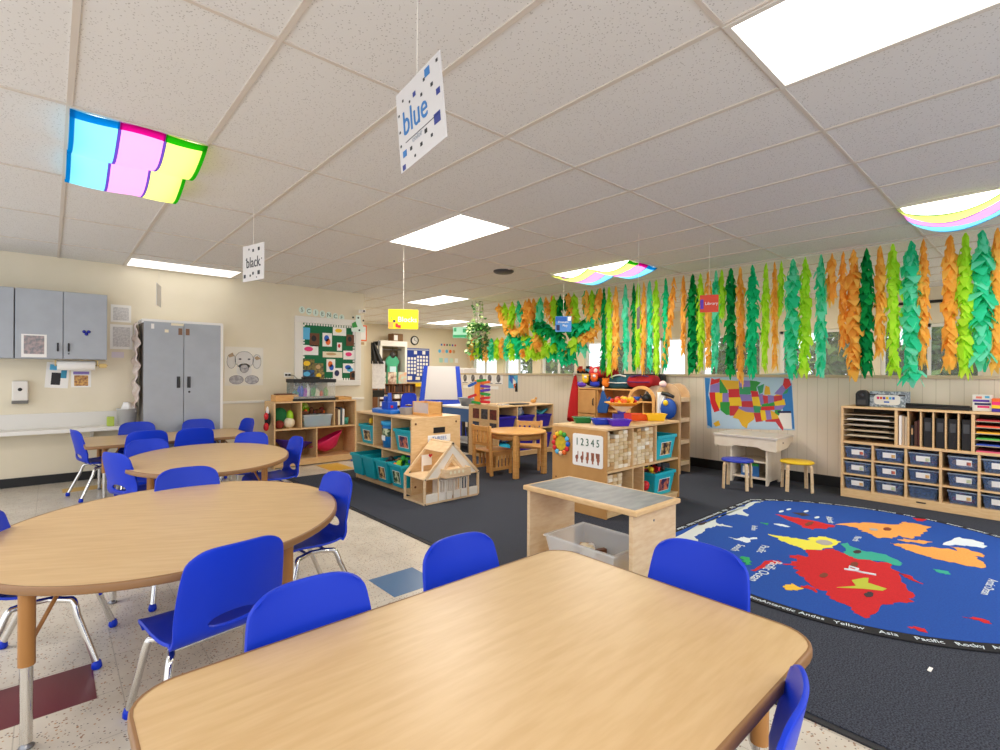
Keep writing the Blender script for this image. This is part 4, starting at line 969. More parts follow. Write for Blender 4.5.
t = thing('folded_cloth', 'white and navy cloth bundle above the turquoise cushion', 'cloth', (5.06, 5.62, .235))
b = MB(); b.grid(lambda u, v: ((u - .5)*.28, (v - .5)*.24, .05 + .05*math.sin(7*u + 3*v)*math.sin(5*v)), 14, 14); b.build('cloth', mat('stripe_cloth', '#dfe4ea', '#26386f', 7, rough=.9, lo=.48, hi=.55), t, solid=.02)
t = thing('soft_toy', 'white and blue soft toy on the middle indigo bin', 'toy', (5.46, 5.66, .63))
b = MB(); b.ball((0, 0, .04), .1, 14, sq=(1.1, .9, .6)); b.ball((.02, 0, .1), .06, 12); b.build('body', mat('plush_white', '#e4e6ea', '#5b7fb0', 9, rough=.9, lo=.45, hi=.6), t)
b = MB(); b.ball((-.02, -.05, .12), .012, 8, 0); b.ball((.05, -.05, .12), .012, 8, 0); b.build('eye', NAVY, t)
t = thing('folded_cloth', 'teal and navy folded cloths on the right indigo bin', 'cloth', (5.86, 5.68, .63))
b = MB(); b.grid(lambda u, v: ((u - .5)*.3, (v - .5)*.3, .04 + .035*math.sin(6*u + 2)*math.cos(5*v)), 12, 12); b.build('cloth', mat('teal_cloth', '#1f5870', '#3f9fae', 6, rough=.9), t, solid=.03)
t = thing('flat_tray', 'thin dark tray lying on top of the low shelf', 'tray', (5.42, 5.62, .798)); MB().box(-.16, -.1, 0, .16, .1, .018).build('tray', DARK, t, bevel=.004)
t = thing('flat_tray', 'small clear case lying left of the dark tray on the low shelf', 'case', (5.15, 5.66, .798)); MB().box(-.07, -.06, 0, .07, .06, .02).build('case', CLEARP, t)
t = thing('wooden_toy', 'small wooden animal toy at the right end of the low shelf top', 'toy', (5.9, 5.75, .798)); b = MB(); b.ball((0, 0, .035), .045, 12, sq=(1.5, .6, .75)); b.ball((.06, 0, .075), .022, 10); b.build('toy_body', PINE, t)
# marble-run tower
t = thing('ball_tower', 'orange toy ball tower with coloured paddles on the low shelf', 'toy', (4.95, 6.0, .798), -48)
b = MB(); b.box(-.07, -.03, 0, .02, .03, .38); b.box(.03, -.02, .02, .08, .02, .36); b.build('frame', mat('tower_orange', '#f7931e', rough=.4), t, bevel=.006)
for k, (x, z, m, a) in enumerate(((-.1, .31, BLU2, 25), (-.1, .13, RED, 20), (-.04, .03, GRN, -8), (.1, .28, PUR, -6), (.1, .22, PUR, 8), (.1, .16, GRN, -8), (.1, .1, RED, 6), (.1, .04, RED, -5), (.04, .37, GRN, 4), (.1, .34, ORG, 8))):
    c_, s_ = math.cos(R(a)), math.sin(R(a)); b = MB()
    b.prism([(x + u*c_ - w_*s_, z + u*s_ + w_*c_) for u, w_ in rrect(.15, .04, .018, 3)], -.05, .05, 'y'); b.build('paddle', m, t, bevel=.004)
# blue play table with bowl, behind
t = thing('sensory_table', 'blue sided play table with a white top left of the picture rack', 'table', (5.0, 6.3, .012))
MB().box(0, 0, .69, .55, .85, .72).build('tabletop', WHITE, t, bevel=.005); MB().box(.01, .01, .48, .54, .84, .69).build('blue_tray', mat('slate_blue', '#2f5f9e', rough=.5), t)
for x in (.02, .48):
    for y in (.02, .78): MB().box(x, y, 0, x + .05, y + .05, .48).build('leg', DARK, t)
MB().box(.06, .06, .12, .5, .8, .15).build('bottom_shelf', mat('pale_grey', '#b9bcc0'), t)
t = thing('bowl', 'grey plastic basin on the blue sided play table', 'bowl', (5.22, 6.62, .733)); MB().lathe([(0, .002), (.11, .002), (.165, .13), (.175, .13), (.175, .138), (.155, .138), (.1, .012), (0, .012)], n=28).build('basin', mat('basin_grey', '#8f9298', rough=.5), t)
# ------------------------------------------------------------------ partition: posters, dress-up things, play kitchen
def part_paper(name, label, cat, y, z, w, h, m, rz=0, group=None, x=XR):
    t = thing(name, label, cat, (x, y, z), 0, group); a = R(rz)
    pts = [(-w/2, -h/2), (w/2, -h/2), (w/2, h/2), (-w/2, h/2)]
    MB().prism([(-(p*math.cos(a) - q*math.sin(a)), p*math.sin(a) + q*math.cos(a)) for p, q in pts], -.003, 0, 'x').build('sheet', m, t)
    return t
for k in range(5):
    y = 8.53 - .27*k
    t = part_paper('shape_card', 'white card with a dark oval picture, %s from left on the partition' % ordi(k + 1), 'card', y, 1.165, .25, .2, PAPER, group='oval picture cards on the partition')
    MB().prism(ellipse(.06, .08, 20, 0, .012), -.005, -.003, 'x').build('oval_picture', mat('oval_grey', '#8d8a8c', '#3f3d42', 12, rough=.7), t)
    MB().box(-.005, -.09, -.092, -.003, .09, -.08).build('caption', BLACK, t)
for k, (y, w) in enumerate(((8.45, .3), (7.6, .3))):
    part_paper('caption_strip', 'faint white caption strip below the oval cards, %s' % ('left' if k == 0 else 'right'), 'strip', y, .99, w, .06, PAPER)
t = part_paper('wall_poster', 'blue poster with a white swirl and a black figure on the partition', 'poster', 7.03, 1.13, .26, .27, SKYB)
b = MB(); b.prism([(.09, .12), (-.02, .1), (-.06, .0), (.02, -.05), (.1, .02)], -.005, -.003, 'x', 0); b.prism([(.0, .06), (-.08, .0), (-.08, -.09), (.0, -.06)], -.0055, -.003, 'x', 1); b.prism([(-.07, -.05), (-.12, -.02), (-.13, -.2), (-.06, -.2)], -.0055, 0, 'x', 2); b.prism([(-.02, -.06), (-.07, -.04), (-.06, -.12), (-.03, -.14)], -.006, -.003, 'x', 3); b.build('poster_picture', [BLU2, WHITE, BLACK, ORG], t)
# red closed dress-up cloth
t = thing('hanging_cloth', 'red cloth gathered at a white hook hanging on the partition', 'cloth', (XR - .08, 5.42, .5))
b = MB(); n = 40
def fold(u, v):
    a = 2*PI*u; r = .02 + .145*(1 - v)**.9; r *= 1 + .16*math.sin(a*5 + 1)*(1 - v)
    return (r*.42*math.cos(a), r*math.sin(a) + .02*math.sin(v*3), .76*v - .05*math.sin(a*2)*(1 - v)**3)
b.grid(fold, n, 16); b.build('cloth', mat('red_cloth', '#c4161e', rough=.85), t, solid=.004)
MB().lathe([(0, .0), (.018, .0), (.02, .05), (.012, .08), (0, .082)], (0, .02, .745), 12).build('hook', WHITE, t)
# play kitchen cupboard (faces -X; local x along -Y)
t = shelf_unit('play_kitchen', 'wooden play kitchen cupboard with a door and open niche against the partition', 'cupboard', (6.2, 5.06, .012), -90, .97, .43, 1.03, [(.72, 1.03, [.36]), (.5, .7, [.36]), (.08, .48, [.5])], m=PINE, endm=PINE)
d = MB().box(.025, -.018, .66, .352, 0, 1.02).build('door', mat('kitchen_door', '#c08a4e', '#cc985a', 7, rough=.5), t, bevel=.004)
MB().tube([(.315, -.018, .79), (.315, -.035, .8), (.315, -.035, .88), (.315, -.018, .89)], .008, 8).build('handle', BLACK, d)
d = MB().box(.025, -.018, .5, .352, 0, .65).build('drawer', MATS['kitchen_door'], t, bevel=.004)
MB().tube([(.315, -.018, .53), (.315, -.035, .54), (.315, -.035, .6), (.315, -.018, .61)], .008, 8).build('handle', BLACK, d)
t = thing('oven_mitt', 'blue fabric mitt hanging at the front of the play kitchen', 'mitt', (6.15, 4.55, .7))
b = MB(); b.prism([(-.08, .0), (.075, -.01), (.095, .06), (.07, .13), (.035, .22), (.02, .3), (-.01, .34), (-.035, .3), (-.08, .2), (-.13, .25), (-.15, .21), (-.1, .08)], -.018, .018, 'x'); b.build('mitt', mat('mitt_blue', '#1f4f8f', rough=.85), t, bevel=.012, seg=3)
MB().lathe([(0, 0), (.02, 0), (.02, .06), (0, .07)], (0, -.01, .33), 10).build('loop', WHITE, t)
# things on the play kitchen
t = thing('toy_bag', 'dark net bag of bright plush toys on the left end of the play kitchen', 'bag', (6.4, 4.84, 1.064))
b = MB(); b.ball((0, .02, .11), .13, 16, sq=(.9, 1.7, .8)); b.build('bag', mat('net_black', '#1a171b', '#3c3034', 40, rough=.9), t)
t2 = [('red plush toy with a white eye patch on top of the net bag', RED, (6.34, 4.9, 1.3), (.9, 1.5, .95), .1), ('yellow star shaped plush on the front of the net bag', YEL, (6.24, 5.05, 1.2), (.6, .9, 1), .07), ('orange plush with a white spot beside the yellow one', ORG, (6.22, 4.86, 1.22), (.7, .9, 1.0), .07),
      ('orange plush at the right foot of the net bag', mat('plush_orange', '#f58220', rough=.9), (6.24, 4.66, 1.15), (.8, 1.0, 1.1), .065), ('purple plush at the left foot of the net bag', PUR, (6.24, 5.12, 1.11), (.8, 1.5, .7), .06), ('dark blue plush at the foot of the net bag', mat('plush_blue', '#2434a8', rough=.9), (6.22, 4.85, 1.12), (.8, 1.7, .8), .055), ('dark red plush heap on the right top of the net bag', mat('plush_red', '#a3141c', rough=.9), (6.42, 4.7, 1.29), (1, 1.4, .9), .1)]
for lb, m, p, sq, r in t2:
    t = thing('plush_toy', lb, 'plush toy', (p[0], p[1] - .1, p[2]), group='plush toys on the play kitchen')
    b = MB(); b.ball((0, 0, 0), r, 14, sq=sq); b.build('body', m, t)
    if 'white' in lb or 'star' in lb:
        b = MB(); b.ball((-r*sq[0]*.8, -.03, .03), r*.36, 10, 0); b.ball((-r*sq[0]*1.02, -.03, .035), r*.14, 8, 1); b.build('eye', [WHITE, BLACK], t)
    b = MB()
    for s_ in (-1, 1): b.ball((0, s_*r*sq[1]*.75, r*.75*sq[2]), r*.3, 8)
    b.build('ear', m, t)
def soft_bag(label, loc, sx, sy, sz, m, stripe):
    t = thing('soft_bag', label, 'bag', loc, group=None)
    b = MB()
    b.grid(lambda u, v: (sx*math.copysign(abs(math.cos(2*PI*u))**.6, math.cos(2*PI*u))*math.sin(PI*v)**.45, sy*math.copysign(abs(math.sin(2*PI*u))**.6, math.sin(2*PI*u))*math.sin(PI*v)**.45*(1 + .05*math.sin(9*v)), sz*(.5 - .5*math.cos(PI*v)) + .01*math.sin(11*u)), 28, 12)
    b.build('bag_body', m, t)
    MB().tube([(-sx*.7, -sy*.6, sz*.9), (-sx*.9, -sy*.2, sz*1.02), (-sx*.9, sy*.2, sz*.96), (-sx*.7, sy*.6, sz*.84)], .012, 8).build('strap', stripe, t)
    MB().tube([(-sx*1.0, -sy*.8, sz*.45), (-sx*1.03, 0, sz*.42), (-sx*1.0, sy*.8, sz*.45)], .008, 6).build('piping', stripe, t)
soft_bag('dark teal soft bag with white stripes in the middle of the play kitchen top', (6.38, 4.36, 1.064), .15, .22, .2, mat('bag_teal', '#1d4a5a', '#2a6274', 8, rough=.8), WHITE)
soft_bag('red soft bag at the right end of the play kitchen top', (6.36, 4.02 - .03, 1.064 + .03), .15, .24, .17, mat('bag_red', '#a51522', '#c4202c', 8, rough=.8), mat('bag_purple', '#5a2a6a'))
t = thing('dark_case', 'long black case behind the soft bags on the play kitchen', 'case', (6.52, 4.3, 1.064)); MB().box(-.07, -.55, 0, .07, .55, .22).build('case_body', BLACK, t, bevel=.03, seg=3); MB().box(-.075, -.08, .1, -.07, .08, .14).build('clasp', STEEL, t)
# arched cupboards
def arch_pts(y0, y1, z0, z1, zc, n=16):
    c_, r_ = (y0 + y1)/2, (y1 - y0)/2; h = z1 - zc
    return [(y0, z0), (y1, z0)] + [(c_ + r_*math.cos(PI*k/n), zc + h*math.sin(PI*k/n)) for k in range(n + 1)]
t = thing('arched_cupboard', 'wooden cupboard with an arched open front beside the play kitchen', 'cupboard', (5.95, 3.56, .012))
Wd = .42; b = MB(); o = arch_pts(0, Wd, 0, 1.11, .92); i_ = arch_pts(.045, Wd - .045, .06, 1.065, .92)
def ring(b, o, i_, x0, x1):
    n = len(o); vs = [(x0, *p) for p in o] + [(x0, *p) for p in i_] + [(x1, *p) for p in o] + [(x1, *p) for p in i_]
    b.add(vs, [f for k in range(n) for f in ((k, n + k, n + (k+1) % n, (k+1) % n), (2*n + k, 2*n + (k+1) % n, 3*n + (k+1) % n, 3*n + k), (k, (k+1) % n, 2*n + (k+1) % n, 2*n + k), (n + k, 3*n + k, 3*n + (k+1) % n, n + (k+1) % n))])
ring(b, o, i_, 0, .025); b.build('arched_front', PINE, t, bevel=.003)
MB().prism(o, .4, .415, 'x').build('back_panel', mat('arch_back', '#dfd3c2', rough=.6), t)
panel(t, 'side_panel', .025, 0, 0, .4, .015, .92, PINE); panel(t, 'side_panel', .025, Wd - .015, 0, .4, Wd, .92, PINE)
for z in (.9, .55, .2): panel(t, 'shelf', .02, .015, z - .02, .4, Wd - .015, z, PINE)
panel(t, 'divider', .05, Wd/2 - .01, .55, .4, Wd/2 + .01, .88, PINE)
t = thing('toy_kettle', 'black domed toy kettle with a tall knob on the arched cupboard shelf', 'toy', (6.06, 3.74, .914))
b = MB(); b.lathe([(0, 0), (.06, 0), (.075, .04), (.06, .075), (.02, .1), (.012, .15), (0, .152)], n=20); b.build('body', BLACK, t); MB().tube([(0, .06, .04), (0, .1, .06), (0, .11, .08)], .01, 8).build('spout', BLACK, t)
t = thing('toy_cup', 'blue toy dish left of the black kettle', 'toy', (6.05, 3.9, .914)); MB().lathe([(0, .0), (.03, 0), (.055, .05), (.05, .05), (.02, .01), (0, .01)], n=18).build('dish', BLU2, t)
for lb, y, m in (('lime and yellow toy fruit in the lower left of the arched cupboard', 3.88, [LIME, YEL]), ('yellow green toy fruit in the lower right of the arched cupboard', 3.68, [YEL, LIME, GRN])):
    pile('toy_fruit', lb, 'toys', (6.1, y, .5625), 8, .05, .05, .06, m, int(y*100), .06, ('s',))
t = thing('arched_bookcase', 'arched plywood bookcase with pale shelves at the right of the play corner', 'bookcase', (5.95, 3.2, .012))
Wd = .345
for x in (0, .24): MB().prism(arch_pts(0, Wd, 0, 1.15, .96), x, x + .02, 'x').build('arched_side', mat('arch_side', '#bf9b72', '#cbaa82', 6, rough=.5), t, bevel=.003)
for z in (.97, .71, .43, .16): panel(t, 'shelf', .02, .0, z - .055, .24, Wd - .01, z, BIRCHX)
panel(t, 'back_panel', .02, Wd - .012, .05, .24, Wd, .95, mat('arch_back2', '#8f7a66', rough=.7))
# costume hanging on the bookcase end
t = thing('backpack', 'bright blue dress-up bag with yellow badge hung on the arched bookcase side', 'bag', (5.94, 3.35, .7), 0, None, 1.08)
b = MB(); b.ball((-.05, -.02, .13), .12, 16, sq=(.45, .85, 1.05)); b.build('bag_body', mat('bag_blue', '#0f489e', rough=.6), t)
b = MB(); b.ball((-.1, -.01, .2), .035, 10, sq=(.4, 1, 1)); b.build('badge', YEL, t)
b = MB(); b.grid(lambda u, v: (-.03 - .02*math.sin(u*9), .03 + .1*u, .3*v + .02), 10, 6); b.build('white_sash', PAPER, t, solid=.006)
b = MB(); b.tube([(-.05, -.09, .27), (-.07, -.02, .3), (-.05, .06, .31), (-.02, .08, .31)], [.018, .024, .022, .014], 10); b.build('black_collar', BLACK, t)
b = MB(); b.ball((-.04, .06, .42), .05, 12, sq=(.6, 1, .8)); b.build('pink_scarf', mat('pale_pink', '#e9c4c0', rough=.9), t)
# truck toys on the partition cap
for k, (y, m, m2, lb) in enumerate(((5.38, ORG, RED, 'orange and red toy truck on the partition top'), (5.2, SKYB, BLACK, 'pale blue toy truck with dark cab on the partition top'))):
    t = thing('toy_truck', lb, 'toy', (XR + .05, y, 1.286))
    b = MB(); b.box(-.05, -.08, .025, .05, .08, .08); b.build('body', m, t, bevel=.008); MB().box(-.04, .02, .08, .04, .075, .125).build('cab', m2, t, bevel=.006)
    b = MB()
    for yy in (-.05, .05): b.lathe([(0, -.055), (.025, -.055), (.025, .055), (0, .055)], (0, yy, .025), 12, axis='x')
    b.build('wheel', BLACK, t)
# ------------------------------------------------------------------ US map poster (tilted), states as a patchwork
t = thing('map_poster', 'colourful United States map poster taped slightly askew on the partition', 'map poster', (XR - .002, 2.665, .93))
ma = R(3.6)
def MP(p): return (-(p[0]*math.cos(ma) - p[1]*math.sin(ma)), p[0]*math.sin(ma) + p[1]*math.cos(ma))   # map x right, y up -> (world y, z)
def mpoly(b, pts, x0, x1, mi=0): b.prism([MP(p) for p in pts], x0, x1, 'x', mi)
b = MB(); mpoly(b, [(-.54, -.345), (.54, -.345), (.54, .345), (-.54, .345)], -.003, 0); b.build('sheet', mat('map_pale', '#b9d3ea', rough=.5), t)
for pts in ([(-.535, -.3), (-.47, -.34), (-.47, .0), (-.5, .1), (-.46, .33), (-.535, .34)], [(.42, -.1), (.44, -.33), (.535, -.33), (.535, .22), (.46, .2), (.4, .0)]):
    b = MB(); mpoly(b, pts, -.0036, -.003); b.build('ocean', mat('map_ocean', '#2a7fc9', rough=.5), t)
MC = [RED, YEL, GRN, LAV, mat('map_red', '#c8323c', rough=.5), mat('map_gold', '#e8b52a', rough=.5), mat('map_green', '#2f9a68', rough=.5)]
ST = [  # outline (x right, y up), colour
 ([(-.46, .24), (-.34, .27), (-.33, .32), (-.4, .31), (-.44, .33)], 0), ([(-.47, .13), (-.34, .13), (-.34, .26), (-.46, .23)], 3), ([(-.48, .13), (-.4, .13), (-.4, .03), (-.36, -.1), (-.43, -.12), (-.47, .0)], 0), ([(-.4, .13), (-.3, .13), (-.31, .0), (-.36, -.08), (-.4, .03)], 1), ([(-.34, .13), (-.24, .13), (-.24, .2), (-.28, .24), (-.31, .3), (-.33, .3)], 2), ([(-.31, .3), (-.08, .27), (-.08, .17), (-.24, .17), (-.28, .24)], 5),
 ([(-.3, .12), (-.22, .12), (-.22, .0), (-.31, .0)], 3), ([(-.22, .17), (-.08, .17), (-.08, .06), (-.22, .06)], 0), ([(-.22, .06), (-.06, .06), (-.06, -.05), (-.22, -.05)], 1), ([(-.34, .0), (-.22, .0), (-.22, -.16), (-.27, -.16), (-.34, -.1)], 2), ([(-.22, -.05), (-.1, -.05), (-.1, -.17), (-.22, -.17)], 4), ([(-.08, .28), (.06, .27), (.06, .19), (-.08, .19)], 3), ([(-.08, .19), (.06, .19), (.05, .1), (-.08, .1)], 6), ([(-.08, .1), (.06, .09), (.07, .01), (-.06, .01)], 3),
 ([(-.06, .01), (.08, .01), (.08, -.07), (-.06, -.06)], 4), ([(-.1, -.06), (.08, -.07), (.08, -.14), (-.02, -.13), (-.1, -.09)], 3), ([(-.1, -.09), (-.02, -.13), (.08, -.14), (.07, -.22), (.0, -.27), (-.02, -.33), (-.07, -.3), (-.11, -.22), (-.18, -.2)], 5), ([(.06, .27), (.13, .26), (.18, .24), (.13, .19), (.13, .14), (.06, .14)], 2), ([(.06, .14), (.14, .13), (.15, .06), (.07, .06)], 0), ([(.07, .06), (.16, .06), (.17, -.05), (.08, -.05)], 1), ([(.08, -.05), (.18, -.06), (.16, -.14), (.09, -.14)], 6), ([(.08, -.14), (.16, -.14), (.18, -.24), (.1, -.25)], 4),
 ([(.14, .19), (.22, .22), (.2, .12), (.16, .1)], 6), ([(.15, .09), (.2, .1), (.21, -.03), (.17, -.04)], 3), ([(.2, .08), (.26, .07), (.26, -.03), (.21, -.03)], 4), ([(.22, .12), (.24, .2), (.28, .18), (.29, .09), (.22, .09)], 5), ([(.18, -.06), (.34, -.05), (.33, -.1), (.17, -.11)], 0), ([(.19, -.03), (.33, .0), (.34, -.05), (.18, -.06)], 2), ([(.26, .08), (.33, .07), (.33, .0), (.26, -.02)], 3), ([(.16, -.11), (.22, -.11), (.23, -.23), (.17, -.23)], 1), ([(.22, -.11), (.28, -.11), (.29, -.23), (.23, -.23)], 3), ([(.28, -.11), (.35, -.14), (.37, -.21), (.29, -.22)], 5),
 ([(.22, -.23), (.37, -.21), (.41, -.32), (.4, -.35), (.36, -.3), (.33, -.25), (.22, -.25)], 4), ([(.33, -.1), (.4, -.1), (.37, -.17), (.33, -.14)], 2), ([(.33, -.05), (.45, -.04), (.4, -.1), (.33, -.1)], 3), ([(.33, .0), (.44, .03), (.45, -.04), (.34, -.05)], 1), ([(.33, .07), (.42, .08), (.42, .02), (.33, .0)], 4), ([(.33, .07), (.42, .13), (.42, .08)], 5), ([(.34, .1), (.43, .2), (.46, .14), (.42, .08)], 3), ([(.46, .13), (.5, .16), (.48, .1), (.43, .09)], 6), ([(.44, .2), (.46, .28), (.51, .27), (.53, .2), (.47, .15)], 0), ([(-.45, -.28), (-.38, -.24), (-.36, -.3), (-.42, -.32)], 5)]
for pts, c_ in ST:
    gx, gy = sum(p[0] for p in pts)/len(pts), sum(p[1] for p in pts)/len(pts)
    b = MB(); mpoly(b, [(gx + (p[0] - gx)*1.07, gy + (p[1] - gy)*1.07) for p in pts], -.0046 - .00002*ST.index((pts, c_)), -.003); b.build('state', MC[c_], t)
b = MB(); mpoly(b, [(.36, -.33), (.51, -.33), (.51, -.12), (.36, -.12)], -.0052, -.003, 0); mpoly(b, [(.36, -.14), (.51, -.14), (.51, -.115), (.36, -.115)], -.0056, -.003, 1); b.build('legend_box', [PAPER, NAVY], t)
# ------------------------------------------------------------------ small desk and two stools under the map
t = thing('play_desk', 'pale birch play desk with scalloped apron under the map poster', 'desk', (6.04, 2.1, .012))
L_, D_ = .7, .52
MB().box(-.01, -.01, .535, D_, L_ + .01, .56).build('tabletop', mat('desk_top', '#d7cfc4', rough=.4), t, bevel=.004)
DP = mat('desk_pale', '#e2d5c0', '#e9decb', 9, rough=.45)
b = MB(); b.prism([(0, .535), (L_, .535), (L_, .42), (.62, .41), (.5, .415), (.46, .435), (.2, .435), (.14, .41), (.05, .4), (0, .4)], 0, .018, 'x'); b.build('front_apron', DP, t)
for y in (0, L_ - .018):
    b = MB(); b.prism([(.018, .535), (D_, .535), (D_, .47), (.42, .46), (.36, .42), (.018, .4)], y, y + .018, 'y'); b.build('side_apron', DP, t)
panel(t, 'inner_board', .018, .018, .44, D_ - .02, L_ - .018, .452, DP)
for y in (.1, .5):
    b = MB(); b.prism([(.02, 0), (.07, 0), (.1, .04), (.34, .04), (.38, 0), (.44, 0), (.44, .44), (.02, .44)], y, y + .02, 'y'); b.build('leg_panel', DP, t, bevel=.002)
for z in (.06, .25): panel(t, 'shelf', .04, .12, z, .43, .5, z + .018, DP)
MB().box(.42, .12, .06, .43, .5, .44).build('back_panel', mat('desk_back', '#b9a88e', rough=.6), t)
MB().lathe([(.01, 0), (.01, -.006), (0, -.006)], (.2, 0, .49), 12, axis='y').build('knob', STEEL, t)
t = thing('picture_book', 'blue and green picture book standing on the desk shelf', 'book', (6.13, 2.42, .092)); MB().box(0, -.1, 0, .02, .1, .15).build('cover', mat('book_blue', '#2f6fb4', rough=.5), t)
b = MB(); b.box(-.002, -.1, .12, 0, .1, .15, 0); b.box(-.002, -.03, .03, 0, .08, .11, 1); b.build('cover_picture', [GRN, PAPER], t)
def stool(label, loc, rz, seat):
    t = thing('bentwood_stool', label, 'stool', loc, rz, 'bentwood stools')
    MB().lathe([(0, .3), (.155, .3), (.165, .305), (.165, .318), (.158, .325), (0, .326)], n=36).build('seat', seat, t)
    for k in range(4):
        a = PI/4 + PI/2*k; c_, s_ = math.cos(a), math.sin(a); w = .018
        prof = [(.04, .288), (.04, .3), (.13, .3), (.158, .29), (.168, .262), (.178, 0), (.163, 0), (.153, .255), (.146, .276), (.126, .288)]
        vs = [(r*c_ - sg*w*s_, r*s_ + sg*w*c_, z) for sg in (-1, 1) for r, z in prof]; n = len(prof)
        b = MB(); b.add(vs, [tuple(range(n)), tuple(range(n, 2*n))[::-1]] + [(k2, n + k2, n + (k2+1) % n, (k2+1) % n) for k2 in range(n)]); b.build('leg', BIRCHX, t, bevel=.002, seg=1)
stool('low round stool with a dark blue seat in front of the play desk', (5.74, 2.40, .012), 12, mat('stool_blue', '#2038b4', rough=.45))
stool('low round stool with a yellow seat right of the play desk', (6.13, 1.92, .012), 30, mat('stool_yellow', '#eec420', rough=.45))
# ------------------------------------------------------------------ long art shelf (faces -X; local x along -Y)
SX0, SY1, SWD, SHH, SDD = 6.19, 1.525, 1.72, .925, .42
t = thing('art_shelf', 'long birch storage unit of paper slots over clear tubs along the right wall', 'storage unit', (SX0, SY1, .012), -90)
panel(t, 'side_panel', 0, 0, 0, .022, SDD, SHH); panel(t, 'side_panel', SWD - .022, 0, 0, SWD, SDD, SHH); panel(t, 'top', 0, -.004, SHH, SWD, SDD, SHH + .02)
panel(t, 'back_panel', .02, SDD - .012, .06, SWD - .02, SDD, SHH, mat('shelf_back', '#5d4c3a', rough=.7)); panel(t, 'shelf', .022, 0, .56, SWD - .022, SDD - .012, .585)
panel(t, 'plinth', .022, 0, 0, SWD - .022, .02, .085)
b = MB(); b.box(.62, -.002, .05, .69, 0, .062); b.build('maker_plate', BLACK, t)
XC = [.011, .273, .537, .793, 1.055, 1.32, 1.59]; 
for x in XC[1:-1] : panel(t, 'divider', x - .01, .002, .07, x + .01, SDD - .012, .56)
ROWZ = [.085, .245, .405]
for z in ROWZ: panel(t, 'tub_shelf', .022, .004, z - .014, SWD - .022, SDD - .012, z)
XT = [.461, .554, .648, .739, .828, .916, 1.014]
for k, x in enumerate(XT): panel(t, 'slot_divider', x - (.012 if k in (0, 6) else .006), .002, .585, x + (.012 if k in (0, 6) else .006), SDD - .012, SHH)
for z in (.645, .7, .755, .81, .865):
    MB().box(.022, .006, z - .006, .449, SDD - .013, z).build('paper_shelf', mat('melamine', '#b9a88c', rough=.5), t); MB().box(1.026, .006, z - .006, SWD - .022, SDD - .013, z).build('paper_shelf', MATS['melamine'], t)
# clear tubs
colname = ['first', 'second', 'third', 'fourth', 'fifth', 'sixth']; rowname = ['bottom', 'middle', 'top']
for c_ in range(6):
    for r_ in range(3):
        x0, x1 = XC[c_] + .014, (XC[c_+1] - .012)
        xc = (x0 + x1)/2 + (.03 if c_ == 3 else 0); w = min(.225, x1 - x0 - .01)
        lb = 'clear tub, %s row of the art shelf, %s column from the left' % (rowname[r_], colname[c_])
        t = thing('clear_tub', lb, 'tub', (SX0 + .175, SY1 - xc, .012 + ROWZ[r_] + .001), -90, 'clear tubs in the art shelf')
        bin_mesh(w, .3, .118, .88).build('tub_body', BLUECLR, t)
        b = MB(); a, e, k = w/2 + .004, .154, .012
        for q0, p0_, q1, p1 in ((-a, -e, a, -e + k), (-a, e - k, a, e), (-a, -e + k, -a + k, e - k), (a - k, -e + k, a, e - k)): b.box(q0, p0_, .112, q1, p1, .122)
        b.build('rim', CLEARP, t)
        if not (c_ == 2 and r_ == 0):
            b = MB(); b.add([(-.055, -.1385, .04), (.05, -.1385, .04), (.05, -.1475, .092), (-.055, -.1475, .092)], [(0, 1, 2, 3)], 0); b.build('label_card', PAPER, t, solid=.001)
            MB().add([(.015, -.1405, .045), (.045, -.1405, .045), (.045, -.1465, .075), (.015, -.1465, .075)], [(0, 1, 2, 3)]).build('label_picture', PHOTO[(c_ + r_) % 3], t, solid=.0012)
        cm = {(0, 1): [YEL, CREAM], (1, 0): [PNK, CREAM], (3, 2): [CREAM, WHITE, TAN], (3, 0): [RED, BRN], (0, 2): [TAN, ORG], (3, 1): [CREAM, DARK], (4, 1): [WHITE, CREAM], (2, 1): [PNK, NAVY], (2, 2): [NAVY, RED], (1, 2): [BLU2, NAVY]}.get((c_, r_), [NAVY, DARK])
        pile('craft_pieces', 'craft pieces inside the tub of the %s row, %s column' % (rowname[r_], colname[c_]), 'craft supplies', (SX0 + .17, SY1 - xc, .012 + ROWZ[r_] + .008), 18, .09, w*.33, .03, cm, c_*7 + r_, .035)
# coloured paper on the right trays, books and folders in the slots, pale paper at left
for k, (z, m, nm) in enumerate(((.865, mat('paper_dkred', '#b3202c'), 'dark red'), (.81, mat('paper_coral', '#ef5a3c'), 'coral'), (.755, mat('paper_amber', '#f3b52a'), 'amber'), (.7, mat('paper_green', '#55b84a'), 'green'), (.645, mat('paper_blue', '#2f4fb4'), 'blue'), (.585, mat('paper_rose', '#d8587a'), 'rose'))):
    o = MB().box(1.035, .02, z + .0005, 1.5, .3, z + .013).build('paper_stack', m, None); o.location = (SX0, SY1, .012); o.rotation_euler = (0, 0, R(-90))
    tag(o, 'stack of %s paper in the right hand trays of the art shelf' % nm, 'paper', 'coloured paper stacks in the art shelf')
for k, (z, m, nm) in enumerate(((.755, mat('paper_grey', '#b9b2a8'), 'grey'), (.7, mat('paper_tan', '#c9b79a'), 'tan'), (.81, PAPER, 'white'), (.645, mat('paper_cream', '#dccfb4'), 'cream'))):
    o = MB().box(.05, .03, z + .0005, .4, .3, z + .008).build('paper_stack', m, None); o.location = (SX0, SY1, .012); o.rotation_euler = (0, 0, R(-90))
    tag(o, 'thin stack of %s paper in the left hand trays of the art shelf' % nm, 'paper', 'pale paper stacks in the art shelf')
